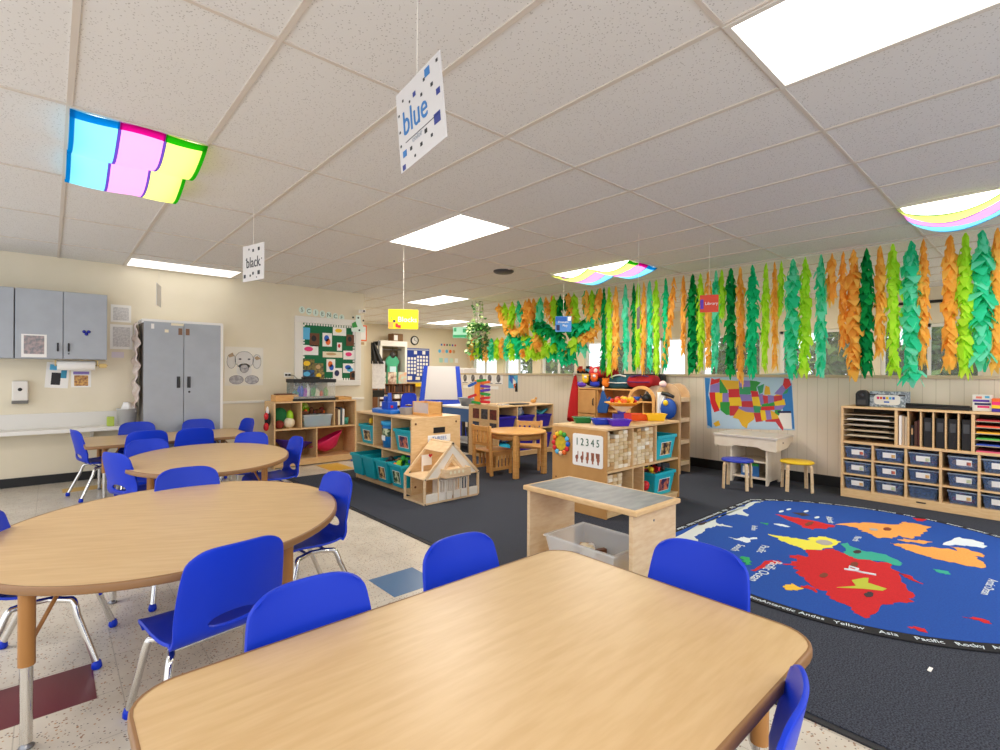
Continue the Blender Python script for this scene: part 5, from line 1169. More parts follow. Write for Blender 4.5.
def folder(x, w, h, d0, m, label, tilt=0, spine=None):
    t = thing('folder', label, 'folder', (SX0 + d0, SY1 - x, .598), -90, 'folders in the art shelf slots')
    b = MB(); b.hexa([(-w/2, 0, 0), (w/2, 0, 0), (w/2, .24, 0), (-w/2, .24, 0)], [(-w/2 + tilt, 0, h), (w/2 + tilt, 0, h), (w/2 + tilt, .24, h), (-w/2 + tilt, .24, h)]); b.build('cover', m, t)
    if spine: MB().box(-w/2*.7 + tilt*.6, -.002, h*.55, w/2*.7 + tilt*.6, 0, h*.85).build('spine_label', spine, t)
folder(.49, .02, .29, .03, PAPER, 'white folder at the left of the first slot of the art shelf'); folder(.513, .018, .285, .035, mat('folder_tan', '#cdb492'), 'tan folder beside the white one in the first slot', 0); folder(.533, .016, .28, .04, CREAM, 'cream folder at the right of the first slot')
folder(.605, .022, .24, .06, mat('book_brown', '#5a3526'), 'brown book in the second slot of the art shelf'); folder(.63, .02, .25, .06, mat('book_dkred', '#5a1f22'), 'dark red book at the right of the second slot')
folder(.578, .02, .2, .05, BLACK, 'black crumpled book at the left of the second slot', .0, TAN)
GL = mat('spine_grey', '#4a4d52')
for k, x in enumerate((.601 + .094, .694 + .091, .783 + .09, .872 + .094)):
    folder(x, .06, .28, .05, BLACK, 'black folder box with faint grey lettering, slot %s from the left' % ordi(k + 3), 0, GL)
# things on top of the art shelf
ZT = .012 + SHH + .0205
t = thing('pencil_sharpener', 'black dome shaped pencil sharpener on the left end of the art shelf', 'sharpener', (6.36, 1.37, ZT))
MB().prism(arch_pts(-.055, .055, 0, .17, .115), -.06, .05, 'x').build('body', BLACK, t, bevel=.012, seg=3); MB().box(-.064, -.035, .02, -.06, .035, .07).build('drawer', DARK, t, bevel=.003); MB().lathe([(.02, 0), (.02, -.004), (0, -.004)], (-.06, 0, .115), 16, axis='x').build('pencil_hole', DARK, t)
t = thing('pattern_box', 'grey patterned box with a white label on the art shelf beside the sharpener', 'box', (6.42, 1.155, ZT), -6)
MB().box(-.08, -.15, 0, .08, .15, .16).build('box_body', mat('box_pattern', '#c3cdd8', '#7f8b99', 45, rough=.6, lo=.45, hi=.52), t, bevel=.004)
MB().prism(rrect(.22, .1, .03, 4, -.0, .075), -.083, -.08, 'x').build('label_card', PAPER, t)
b = MB()
for k, m in enumerate((0, 1, 2, 3, 4, 5)): b.box(-.085, .075 - .026*k - .01, .08, -.083, .075 - .026*k + .01, .105, m)
b.box(-.085, -.02, .045, -.083, .025, .06, 5); b.build('coloured_letters', [PNK, ORG, PUR, YEL, SKYB, BLU2], t)
MB().box(-.081, -.15, .115, -.0805, .15, .13).build('zigzag_band', DARK, t)
t = thing('paper_cutter', 'long black paper cutter with a white bed on the art shelf', 'paper cutter', (6.42, .79, ZT), -2)
MB().box(-.1, -.25, .0, .1, .25, .028).build('base', BLACK, t, bevel=.006); MB().box(-.03, -.235, .028, .09, .22, .034).build('bed', mat('cutter_bed', '#d9dce2', rough=.4), t)
MB().tube([(-.085, -.25, .035), (-.085, .24, .04)], .012, 8).build('blade_arm', BLACK, t)
t = thing('crayon_box', 'small white printed box standing on the art shelf right of the cutter', 'box', (6.42, .465, ZT), -4)
MB().box(-.04, -.065, 0, .04, .065, .15).build('carton', PAPER, t, bevel=.002); b = MB()
for z, y0, y1, m in ((.055, -.06, .05, 0), (.085, -.05, .06, 1), (.03, -.05, .03, 2), (.115, .0, .04, 3), (.12, -.05, -.02, 4)): b.box(-.0415, y0, z, -.04, y1, z + .02, m)
b.build('printed_design', [mat('ink_navy', '#2b2f6a'), PUR, PNK, mat('ink_coral', '#f28a7a'), SKYB], t)
for k, (m, z, nm) in enumerate(((mat('pad_purple', '#3d2a9a'), 0, 'purple'), (YEL, .032, 'yellow'), (PNK, .062, 'pink'), (ORG, .092, 'orange'))):
    o = MB().box(-.07, -.11, 0, .07, .11, .029).build('paper_pad', m, None, bevel=.002); o.location = (6.4, .29, ZT + z)
    tag(o, '%s paper pad, %s from the bottom of the bright stack on the art shelf' % (nm, ordi(k + 1)), 'paper pad', 'stack of bright paper pads')
t = thing('pencil_cup', 'black mesh pencil cup on the bright paper pads at the right edge', 'pencil cup', (6.41, .265, ZT + .122))
MB().lathe([(0, .002), (.04, .002), (.044, .1), (.038, .1), (.034, .01), (0, .01)], n=20).build('cup', BLACK, t); MB().lathe([(.0445, .045), (.045, .06)], n=20).build('band', STEEL, t, solid=.001)
for k, (m, nm) in enumerate(((RED, 'red'), (WHITE, 'white'), (GRN, 'green'), (ORG, 'orange'))):
    a = k*1.7; o = MB().cyl((0, 0, 0), (.025*math.cos(a), .03*math.sin(a), .13), .0055, .005, 8).build('marker', m, None); o.location = (6.41 + .01*math.cos(a), .265 + .012*math.sin(a), ZT + .134)
    tag(o, '%s marker in the black pencil cup' % nm, 'marker', 'markers in the pencil cup')
# ------------------------------------------------------------------ map rug
t = thing('map_rug', 'large oval blue world map rug with a black lettered border on the carpet', 'rug', (4.36, 1.02, .0125))
RO = []
for c_, sg in ((4.45, 1), (4.27, -1)):
    for k in range(33):
        a = (-1 + 2*k/32)*math.asin(1.06/1.35)
        RO.append((c_ + sg*1.35*math.cos(a) - 4.36, 1.035 + sg*1.35*math.sin(a) - 1.02))
def clipx(pts): return pts
MB().prism(RO, 0, .008).build('rug_border', mat('rug_black', '#141417', '#1f1f24', 120, rough=.95), t)
RI = [(x*.948, y*.937) for x, y in RO]
MB().prism(RI, .002, .0095).build('rug_field', mat('rug_blue', '#07429a', '#0b4ca6', 120, rough=.95), t)
RCOL = {'red': mat('rug_red', '#cc141e', '#bd101a', 120, rough=.95), 'yellow': mat('rug_yellow', '#e6df4a', rough=.95), 'white': mat('rug_white', '#cfd8d6', rough=.95), 'jade': mat('rug_jade', '#2fa58e', rough=.95), 'orange': mat('rug_orange', '#eda552', '#e59a48', 100, rough=.95), 'pale': mat('rug_pale', '#d9e4ea', rough=.95), 'lime': mat('rug_lime', '#b8bd3a', rough=.95), 'gold': mat('rug_gold', '#e9bb38', rough=.95), 'green': mat('rug_green', '#27a05c', rough=.95)}
LAND = [
 ('white', [(3.4, 1.98), (4.2, 2.0), (4.75, 2.01), (5.2, 2.01), (5.3, 1.96), (5.08, 1.97), (4.82, 1.96), (4.62, 1.84), (4.62, 1.94), (4.43, 2.01), (4.21, 1.93), (4.2, 1.79), (4.14, 1.9), (3.98, 1.92), (3.77, 1.88), (3.6, 1.8), (3.3, 1.82)]),
 ('red', [(4.87, 1.7), (4.89, 1.59), (4.9, 1.46), (4.9, 1.25), (4.82, 1.24), (4.63, 1.33), (4.62, 1.4), (4.72, 1.49)]),
 ('yellow', [(4.23, 1.53), (4.23, 1.48), (4.27, 1.39), (4.29, 1.27), (4.41, 1.27), (4.5, 1.21), (4.45, 1.09), (4.25, 1.09), (4.11, 1.16), (4.04, 1.22), (4.09, 1.27), (4.12, 1.39)]),
 ('pale', [(3.91, 1.7), (3.92, 1.63), (4.01, 1.63), (4.0, 1.6), (4.07, 1.55), (3.89, 1.55), (3.9, 1.61)]),
 ('red', [(4.06, 1.21), (4.23, 1.08), (4.14, .96), (4.15, .83), (4.2, .75), (4.03, .67), (3.84, .61), (3.68, .54), (3.55, .55), (3.43, .62), (3.26, .64), (3.15, .66), (3.17, .72), (3.25, .77), (3.28, .86), (3.37, .89), (3.36, .95), (3.42, 1.0), (3.49, 1.04), (3.53, 1.11), (3.66, 1.14), (3.63, 1.22), (3.76, 1.17), (3.84, 1.25), (3.93, 1.15)]),
 ('red', [(3.36, 1.32), (3.59, 1.32), (3.69, 1.27), (3.65, 1.23), (3.56, 1.28), (3.36, 1.29)]), ('red', [(3.33, 1.02), (3.38, 1.0), (3.36, .95), (3.3, .93)]), ('red', [(3.2, .5), (3.25, .44), (3.2, .42)]), ('red', [(3.55, .33), (3.6, .25), (3.56, .22)]),
 ('jade', [(4.39, 1.08), (4.46, 1.05), (4.34, .94), (4.37, .8), (4.25, .69), (4.18, .7), (4.19, .8), (4.12, .92), (4.16, .99)]),
 ('orange', [(4.93, 1.25), (5.12, 1.15), (5.23, 1.05), (5.34, .89), (5.48, .87), (5.46, .7), (5.18, .71), (4.95, .75), (4.97, .84), (4.84, .85), (4.77, .93), (4.86, 1.01), (4.94, 1.09), (4.97, 1.18)]),
 ('orange', [(4.7, .84), (4.77, .75), (4.78, .65), (4.87, .53), (4.8, .38), (4.65, .32), (4.56, .32), (4.52, .4), (4.53, .54), (4.57, .67), (4.63, .76)]),
 ('orange', [(4.84, .82), (4.96, .71), (4.97, .63), (4.88, .66), (4.82, .77)]), ('orange', [(4.94, .53), (4.97, .46), (4.89, .35), (4.84, .34), (4.8, .41)]),
 ('pale', [(4.95, .57), (5.28, .51), (5.24, .37), (5.08, .36), (5.03, .49)]), ('red', [(5.69, .85), (5.72, .76), (5.62, .77), (5.59, .81)]), ('jade', [(4.28, .54), (4.3, .47), (4.25, .45), (4.22, .47), (4.24, .52)]),
 ('red', [(4.03, .68), (4.03, .62), (3.93, .54), (3.92, .54), (3.97, .62)]), ('gold', [(3.25, 1.09), (3.33, 1.07), (3.31, 1.0), (3.25, 1.01), (3.21, 1.06)]), ('green', [(3.56, 1.46), (3.58, 1.41), (3.46, 1.35), (3.43, 1.38)]),
 ('green', [(4.5, 1.69), (4.53, 1.64), (4.47, 1.62)]), ('pale', [(4.55, 1.6), (4.53, 1.5), (4.57, 1.48), (4.6, 1.55)])]
rq = random.Random(4)
def rough(pts, amp=.02, n=5):
    out = []
    for (x0, y0), (x1, y1) in zip(pts, pts[1:] + pts[:1]):
        L0 = math.hypot(x1 - x0, y1 - y0)
        for k in range(n):
            f = k/n; out.append((x0 + (x1 - x0)*f + (rq.uniform(-1, 1)*min(amp, L0*.15) if k else 0), y0 + (y1 - y0)*f + (rq.uniform(-1, 1)*min(amp, L0*.15) if k else 0)))
    return out
for k, (c_, pts) in enumerate(LAND):
    b = MB(); b.prism([(x - 4.36, y - 1.02) for x, y in rough(pts)], .0085, .0104 + .0001*k); b.build('land_patch', RCOL[c_], t)
b = MB(); b.prism([(x - 4.36, y - 1.02) for x, y in [(3.47, .87), (3.58, .8), (3.66, .84), (3.76, .8), (3.78, .78), (3.69, .765), (3.67, .67), (3.62, .68), (3.57, .76)]], .011, .0135); b.build('animal_patch', RCOL['lime'], t)
b = MB(); b.tube([(3.83 - 4.36, .92 - 1.02, .0135), (3.85 - 4.36, .87 - 1.02, .0135), (3.9 - 4.36, .86 - 1.02, .0135), (3.91 - 4.36, .91 - 1.02, .0135), (3.86 - 4.36, .9 - 1.02, .0135), (3.85 - 4.36, .83 - 1.02, .0135), (3.87 - 4.36, .76 - 1.02, .0135)], .007, 6); b.build('white_figure', RCOL['pale'], t)
b = MB(); b.prism([(x - 4.36, y - 1.02) for x, y in [(5.05, 1.62), (5.12, 1.55), (5.08, 1.48), (5.0, 1.52)]], .009, .0115); b.build('ship_figure', mat('rug_dark', '#3a2a30', rough=.9), t)
for k, (x, y, rx, ry, m) in enumerate(((4.33, 1.17, .07, .05, 'rug_grey'), (5.1, .93, .06, .025, 'rug_brown'), (5.0, 1.0, .04, .03, 'rug_grey'), (4.78, 1.4, .09, .02, 'rug_brown'), (3.62, .98, .05, .02, 'rug_brown'), (3.98, .9, .06, .02, 'rug_brown'), (4.28, .95, .05, .02, 'rug_dark'), (3.5, .72, .05, .02, 'rug_dark'), (4.1, 2.0, .07, .02, 'rug_dark'))):
    MB().prism([(px - 4.36, py - 1.02) for px, py in rough([(x + rx*math.cos(a*PI/4), y + ry*math.sin(a*PI/4)) for a in range(8)], .012, 2)], .0105, .0132).build('animal_figure', mat(m, {'rug_grey': '#a9a6a2', 'rug_brown': '#7a3a26', 'rug_dark': '#3a2a30'}[m], rough=.95), t)
b = MB()
for x, y in ((5.15, 1.68), (5.2, 1.55), (5.05, 1.42), (5.02, 1.7)): b.prism(ellipse(.045, .015, 12, x - 4.36, y - 1.02), .009, .0112)
b.build('cloud_figure', RCOL['pale'], t)
def rug_text(s_, x, y, size, rz, sx=1): text('lettering', s_, size, RCOL['pale'], t, (x - 4.36, y - 1.02, .0115), (0, 0, rz), ext=.0006, sx=sx)
rug_text('Pacific Ocean', 3.42, 1.25, .085, 182, 1); rug_text('Arctic Ocean', 4.17, .27, .062, 178, 1.0)
rug_text('South', 3.72, 1.55, .075, 185); rug_text('Pacific', 3.83, 1.42, .075, 190); rug_text('Atlantic', 5.05, 1.0 + .32, .07, 200); rug_text('Indian', 4.3, 1.66, .06, 200); rug_text('North', 4.62, 1.03, .06, 185)
WORDS = ['Antarctic', 'Andes', 'Yellow', 'Asia', 'Pacific', 'Rocky', 'Atlantic', 'Africa', 'Ural', 'Alps', 'Europe', 'Amazon']
nR = len(RO); per = [0]
for k in range(nR): per.append(per[-1] + math.dist(RO[k], RO[(k+1) % nR]))
def RP(d):
    d %= per[-1]
    for k in range(nR):
        if per[k+1] >= d:
            f = (d - per[k])/(per[k+1] - per[k]); p, q_ = RO[k], RO[(k+1) % nR]
            return (p[0] + (q_[0] - p[0])*f)*.974, (p[1] + (q_[1] - p[1])*f)*.968
for k in range(52):
    d = per[-1]*(k + .5)/52; x, y = RP(d); (xa, ya), (xb, yb) = RP(d - .04), RP(d + .04)
    text('border_lettering', WORDS[(k + 3) % 12], .046, RCOL['pale'], t, (x, y, .0088), (0, 0, math.degrees(math.atan2(yb - ya, xb - xa))), ext=.0005)
t = thing('paper_scrap', 'tiny white paper scrap lying on the dark carpet by the map rug', 'paper scrap', (2.83, .365, .0125)); MB().prism([(-.022, -.006), (.02, -.008), (.023, .005), (-.018, .007)], 0, .002).build('scrap', PAPER, t)
# ------------------------------------------------------------------ science shelf at the far left wall (front faces -Y)
t = shelf_unit('science_shelf', 'wooden science shelf under the green board holding basins and toys', 'shelf', (2.19, 6.88, 0), 0, 1.155, .4, .865, [(.52, .865, [.36, .83]), (.1, .5, [.575])], m=BIRCH)
SX_, SY_ = 2.19, 6.88
t = thing('aquarium', 'black rimmed glass aquarium with blue and coral decorations on the science shelf', 'aquarium', (2.75, 7.06, .887))
AW, AD, AH = .29, .14, .27
b = MB(); b.box(-AW - .01, -AD - .01, 0, AW + .01, AD + .01, .03); b.box(-AW - .01, -AD - .01, AH - .02, AW + .01, AD + .01, AH + .03); b.box(-.12, -.06, AH + .03, .1, .06, AH + .06); b.build('black_trim', BLACK, t, bevel=.004)
b = MB(); b.box(-AW, -AD, .03, AW, -AD + .004, AH - .02); b.box(-AW, -AD, .03, -AW + .004, AD, AH - .02); b.box(AW - .004, -AD, .03, AW, AD, AH - .02); b.build('glass', GLASS, t)
MB().box(-AW, AD - .006, .03, AW, AD, AH - .02).build('backdrop', mat('tank_back', '#b9a98e', '#7d8a78', 9, rough=.7), t)
MB().box(-AW + .006, -AD + .006, .03, AW - .006, AD - .008, .055).build('gravel', mat('tank_gravel', '#6a7a8a', '#b0a080', 60, rough=.9), t)
q = random.Random(2)
for k, (x, m, h) in enumerate(((-.22, mat('tank_teal', '#3a8f8a'), .1), (-.15, mat('tank_blue', '#1f4fd0'), .16), (-.09, mat('tank_magenta', '#b43cc0'), .13), (-.05, WHITE, .19), (.02, mat('tank_plant', '#4a9a4a'), .15), (.09, CREAM, .12), (.15, mat('tank_coral', '#e0714a'), .09), (.21, mat('tank_plant2', '#7fae5a'), .14))):
    b = MB()
    for _ in range(7):
        a = q.uniform(0, 6.28); r = q.uniform(0, .025); b.tube([(x + r*math.cos(a), r*math.sin(a), .05), (x + r*1.4*math.cos(a), r*1.5*math.sin(a), .05 + h*.6), (x + r*.8*math.cos(a) + q.uniform(-.01, .01), r*math.sin(a), .05 + h*q.uniform(.7, 1))], [.012, .015, .004], 6)
    b.build('decoration', m, t)
b = MB(); b.box(-.25, -.1, AH - .06, -.16, -.05, AH - .02); b.box(-.06, -.1, AH - .06, .02, -.05, AH - .02); b.build('filter', BLACK, t)
t = thing('wooden_box', 'low wooden box at the left end of the science shelf top', 'box', (2.38, 7.04, .887)); b = MB(); b.box(-.15, -.1, 0, .15, .1, .012); b.box(-.15, -.1, .012, -.138, .1, .085); b.box(.138, -.1, .012, .15, .1, .085); b.box(-.138, -.1, .012, .138, -.088, .085); b.box(-.138, .088, .012, .138, .1, .085); b.build('case', PINE, t); MB().box(-.12, -.08, .07, .12, .08, .1).build('brown_lid', BRN, t)
t = thing('wooden_box', 'flat wooden tray at the right end of the science shelf top', 'tray', (3.2, 7.06, .887)); b = MB(); b.box(-.1, -.12, 0, .1, .12, .01); b.box(-.1, -.12, .01, .1, -.11, .04); b.box(-.1, .11, .01, .1, .12, .04); b.box(-.1, -.11, .01, -.09, .11, .04); b.box(.09, -.11, .01, .1, .11, .04); b.build('case', PINE, t)
t = thing('leaf_toy', 'dark green and lime leafy puppet with a white face in the upper left bay', 'toy', (SX_ + .19, SY_ + .16, .522))
b = MB(); b.ball((-.06, .02, .17), .1, 14, 0, sq=(1, .8, 1.1)); b.build('green_top', mat('puppet_green', '#1d6b3a', rough=.9), t); b = MB(); b.ball((.06, -.02, .15), .07, 12, 0, sq=(.7, .8, 1.3)); b.build('lime_leaf', LIME, t); b = MB(); b.ball((.05, -.03, .07), .075, 14, 0); b.build('white_face', CREAM, t); b = MB(); b.ball((-.08, -.03, .05), .06, 12, 0); b.build('red_base', mat('puppet_red', '#8a2f22', rough=.8), t)
t = thing('clear_tub', 'clear tub of blue and green toy animals in the upper middle of the science shelf', 'tub', (SX_ + .6, SY_ + .17, .522))
bin_mesh(.4, .27, .16, .92).build('tub_body', CLEARP, t); b = MB(); b.box(-.21, -.145, .155, .21, -.13, .168); b.box(-.21, .13, .155, .21, .145, .168); b.box(-.21, -.13, .155, -.195, .13, .168); b.box(.195, -.13, .155, .21, .13, .168); b.build('rim', FROST, t)
pile('toy_animals', 'blue, green and cream toy animals in the clear tub of the science shelf', 'toys', (SX_ + .6, SY_ + .17, .53), 70, .16, .1, .09, [SKYB, mat('toy_aqua', '#3fb0a8'), CREAM, LIME, GRN, NAVY], 31, .05)
pile('toy_insects', 'dark red and brown toy creatures piled behind the clear tub', 'toys', (SX_ + .6, SY_ + .26, .68), 30, .15, .05, .04, [BRN, mat('dark_red', '#7d1f1a'), ORG, DARK], 32, .05)
pile('lime_piece', 'lime toy lying high at the left of the middle bay', 'toys', (SX_ + .47, SY_ + .3, .7), 8, .05, .03, .1, [mat('lime_pale', '#cfe36a'), LIME], 33, .07)
for k, (x, w, h, m, lb) in enumerate(((.87, .035, .24, mat('spine_brown', '#7a5a40'), 'brown book at the left of the upper right bay'), (.905, .03, .22, CREAM, 'cream book in the upper right bay of the science shelf'), (.94, .025, .25, mat('spine_slate', '#4a5560'), 'slate book in the upper right bay of the science shelf'), (.97, .03, .23, PAPER, 'white book in the upper right bay of the science shelf'))):
    o = MB().box(0, 0, 0, w, .2, h).build('book', m, None, bevel=.002); o.location = (SX_ + x, SY_ + .06, .522); tag(o, lb, 'book', 'books on the science shelf')
t = thing('teal_cup', 'small teal cup at the front of the upper right bay', 'cup', (SX_ + 1.04, SY_ + .1, .522)); MB().lathe([(0, .002), (.03, .002), (.04, .1), (.034, .1), (.026, .01), (0, .01)], n=18).build('cup', mat('teal_green', '#3f9f8a', rough=.5), t)
def basin(x, y, z, rz, tilt, m, lb):
    t = thing('basin', lb, 'basin', (x, y, z), rz); o = MB().lathe([(0, 0), (.09, .005), (.2, .12), (.24, .15), (.245, .16), (.235, .16), (.19, .115), (.085, .015), (0, .01)], n=36).build('bowl', m, t); o.rotation_euler = (R(-6), R(tilt), 0); o.scale = (1.08, .72, 1.08); return t
basin(SX_ + .3, SY_ + .2, .16, 0, 9, mat('basin_purple', '#3b1f8f', rough=.25), 'shiny purple plastic basin in the lower left bay of the science shelf')
basin(SX_ + .85, SY_ + .19, .17, 0, -24, mat('basin_pink', '#e0206a', rough=.3), 'hot pink plastic basin tilted in the lower right bay of the science shelf')
t = thing('toy_figure', 'black and red toy hanging on the left end of the science shelf', 'toy', (SX_ - .05, SY_ + .1, .5))
b = MB(); b.ball((0, 0, .17), .055, 12, 0, sq=(.7, 1, 2.2)); b.build('black_body', BLACK, t); b = MB(); b.ball((-.03, -.04, .06), .035, 10, 0, sq=(1, 1, 1.6)); b.ball((-.03, -.04, .2), .03, 10, 0, sq=(1, 1, 1.6)); b.build('red_patch', RED, t); b = MB(); b.lathe([(0, .22), (.022, .24), (.015, .31), (0, .33)], (-.01, -.03, 0), 10); b.build('white_tip', WHITE, t); 
t = thing('toy_part', 'small blue toy on the floor at the right foot of the science shelf', 'toy', (3.3, 6.82, 0)); MB().box(-.06, -.03, 0, .05, .03, .025).build('toy_body', BLU2, t, bevel=.008)

# ------------------------------------------------------------------ far end of the room
t = thing('easel', 'blue framed painting easel holding a blank white paper pad', 'easel', (5.55, 7.85, .012), -38)
EB = mat('easel_blue', '#0e3fc0', rough=.4)
def lean(z): return -.22 + .17*z
for s_ in (-1, 1):
    b = MB(); b.hexa([(s_*.43 - .06, lean(0) - .02, 0), (s_*.43 + .06, lean(0) - .02, 0), (s_*.43 + .045, lean(0) + .02, 0), (s_*.43 - .045, lean(0) + .02, 0)], [(s_*.3 - .04, lean(1.4) - .02, 1.4), (s_*.3 + .04, lean(1.4) - .02, 1.4), (s_*.3 + .04, lean(1.4) + .02, 1.4), (s_*.3 - .04, lean(1.4) + .02, 1.4)]); b.build('front_leg', EB, t, bevel=.006)
    b = MB(); b.tube([(s_*.4, .4, 0), (s_*.3, .03, 1.36)], .02, 8); b.build('rear_leg', mat('easel_wood', '#e08a4a', rough=.5), t)
b = MB(); b.hexa([(-.42, lean(.66) - .024, .66), (.42, lean(.66) - .024, .66), (.42, lean(.66) + .02, .66), (-.42, lean(.66) + .02, .66)], [(-.41, lean(.8) - .024, .8), (.41, lean(.8) - .024, .8), (.41, lean(.8) + .02, .8), (-.41, lean(.8) + .02, .8)]); b.box(-.42, lean(.66) - .09, .6, .42, lean(.66) - .01, .63); b.build('ledge', EB, t, bevel=.004)
b = MB(); b.hexa([(-.31, lean(.77) - .034, .77), (.31, lean(.77) - .034, .77), (.31, lean(.77) - .02, .77), (-.31, lean(.77) - .02, .77)], [(-.26, lean(1.4) - .034, 1.4), (.26, lean(1.4) - .034, 1.4), (.26, lean(1.4) - .02, 1.4), (-.26, lean(1.4) - .02, 1.4)]); b.build('paper_pad', mat('pad_paper', '#cfcac9', rough=.8), t)
t = thing('wall_clock', 'round black rimmed wall clock on the far wall', 'clock', (7.68, YF, 2.2))
MB().lathe([(.1, -.03), (.125, -.03), (.13, -.02), (.13, 0), (.1, 0)], n=32, axis='y').build('rim', BLACK, t); MB().lathe([(0, -.012), (.105, -.012)], n=32, axis='y').build('dial', WHITE, t)
b = MB(); b.box(-.005, -.018, 0, .005, -.014, .06); b.prism([(0, .006), (0, -.006), (.075, -.03), (.077, -.02)], -.018, -.014, 'y'); b.build('hands', BLACK, t)
t = thing('calendar_chart', 'dark blue pocket calendar chart with rows of white cards on the far wall', 'calendar chart', (7.8, YF, 1.53))
MB().box(-.38, -.012, -.5, .38, 0, .45).build('chart_cloth', mat('chart_blue', '#1f3fa0', rough=.7), t)
b = MB()
for c_ in range(7):
    for r_ in range(6 if c_ > 2 else 5): b.box(-.34 + .1*c_, -.016, .12 - .1*r_ + (.05 if c_ > 2 else 0), -.27 + .1*c_, -.012, .19 - .1*r_ + (.05 if c_ > 2 else 0))
b.box(-.14, -.016, .28, -.04, -.012, .38); b.box(.14, -.016, .28, .24, -.012, .38); b.box(-.34, -.016, -.45, -.2, -.012, -.34); b.box(-.08, -.016, -.45, .06, -.012, -.36); b.build('date_card', PAPER, t)
b = MB().box(-.36, -.016, .39, .36, -.012, .43); b.build('heading', mat('heading_grey', '#aab0c8'), t)
wall_far_items = [(8.55, 1.93, 5, .09, .13, [SKYB, mat('peach', '#f0b59a'), SKYB, ORG, TAN], 'round coloured card, %s of the upper row on the far wall', 'coloured cards on the far wall', 'e'), (8.6, 1.66, 4, .12, .19, [mat('mintc', '#a9d8c4'), mat('paleb', '#b9d6ee'), mat('palem', '#cfe3d0'), PAPER], 'pale picture card, %s of the lower row on the far wall', 'pale cards on the far wall', 'r'), (8.62, 2.12, 6, .05, .1, [BLU2, RED, NAVY, GRN, PUR, RED], 'tiny coloured letter, %s of the row above the round cards', 'letters on the far wall', 'r')]
for x0, z, n, s_, st, ms, lb, gr, sh in wall_far_items:
    for k in range(n):
        p = thing('wall_card', lb % ordi(k + 1), 'card', (x0 + st*k, YF, z), group=gr)
        MB().prism(ellipse(s_*.55, s_*.6, 16) if sh == 'e' else rrect(s_, s_*1.1, .004, 2), -.003, 0, 'y').build('card', ms[k], p)
t = thing('book_case', 'low dark bookcase with white boxed cubbies below brown books at the far end', 'bookcase', (6.1, 11.3, 0))
for x in (0, .36, .7, 1.04): panel(t, 'side_panel', x, 0, 0, x + .02, .35, 1.0, BRN)
for z in (.05, .24, .42, .6, .76, .98): panel(t, 'shelf', .02, 0, z, 1.04, .35, z + .02, BRN)
panel(t, 'back_panel', .02, .34, .05, 1.04, .35, .98, DARK)
for c_ in range(5):
    for r_, z in enumerate((.26, .44, .62)):
        o = MB().box(-.075, -.12, 0, .075, .12, .11).build('white_box', PAPER, None, bevel=.004) if (c_, r_) == (0, 0) else wb.copy()
        if (c_, r_) == (0, 0): wb = o
        else: COL.objects.link(o)
        o.location = (6.21 + .2*c_ + (.01 if c_ > 1 else 0), 11.44, z + .001); tag(o, 'white box in the %s row of the far dark bookcase' % ['lowest', 'middle', 'upper'][r_], 'box', 'white boxes in the %s row' % ['lowest', 'middle', 'upper'][r_])
q = random.Random(12); x = 6.13
k = 0
while x < 7.08:
    w = q.uniform(.03, .05)
    if any(x < e + .02 and x + w > e for e in (6.46, 6.8)): x += .05; continue
    o = MB().box(0, 0, 0, w, .2, q.uniform(.15, .19)).build('book', [mat('bk_a', '#7d4f2c'), mat('bk_b', '#4a2f22'), mat('bk_c', '#96673a'), mat('bk_d', '#2c2a30')][q.randrange(4)], None); o.location = (x, 11.33, .781)
    tag(o, 'brown book in the row above the white boxes of the far bookcase', 'book', 'brown books in the far bookcase'); x += w + .004
for k, (x, m, lb) in enumerate(((6.22, mat('pb_teal', '#2a7f78', '#e8dcc4', 10), 'teal picture book standing on the far bookcase, left'), (6.52, mat('pb_brown', '#7a3a26', '#f0e0c8', 9), 'brown picture book standing on the far bookcase, middle'), (6.82, mat('pb_mint', '#a8d8cc', '#e3a27a', 10), 'mint picture book standing on the far bookcase, right'))):
    t = thing('picture_book', lb, 'book', (x, 11.4, 1.0), group='picture books on the far bookcase'); MB().box(-.12, -.01, 0, .12, .01, .3).build('cover', m, t)
t = thing('white_wardrobe', 'white framed open closet with a green smock inside at the far left', 'closet', (6.35, 11.72, 0))
b = MB(); b.box(0, 0, 0, .06, .4, 2.1); b.box(.74, 0, 0, .8, .4, 2.1); b.build('side_panel', TRIMW, t); panel(t, 'lintel', 0, -.02, 1.98, .8, .4, 2.12, TRIMW); panel(t, 'back_panel', .06, .38, 0, .74, .4, 1.98, mat('closet_dark', '#6a5a46', '#8f7d62', 4, rough=.8)); b = MB().cyl((.06, .2, 1.9), (.74, .2, 1.9), .015, n=8); b.build('rail', STEEL, t)
t = thing('smock', 'pale green smock hanging in the white framed closet', 'smock', (6.8, 11.9, .95))
b = MB(); b.prism([(-.17, 0), (.17, 0), (.15, .5), (.22, .62), (.14, .75), (.06, .8), (-.06, .8), (-.14, .75), (-.22, .62), (-.15, .5)], -.04, .04, 'y'); b.build('cloth', mat('smock_green', '#4fae86', rough=.9), t, bevel=.03); b = MB(); b.box(-.09, -.05, .08, .09, -.042, .5); b.build('pale_apron', mat('apron_pale', '#cfeaf0', rough=.9), t); b = MB(); b.tube([(0, 0, .8), (0, 0, .92), (.03, 0, .97), (0, 0, 1.0)], .008, 6); b.ball((0, -.02, .8), .08, 12); b.build('hanger_top', DARK, t)
t = thing('carton', 'brown carton with black scribble on top of the white framed closet', 'carton', (6.9, 11.88, 2.121)); MB().box(-.16, -.13, 0, .14, .13, .2).build('box_body', mat('carton_brown', '#7d5a3a', rough=.8), t); MB().box(-.13, -.132, .02, -.02, -.13, .16).build('white_label', PAPER, t)
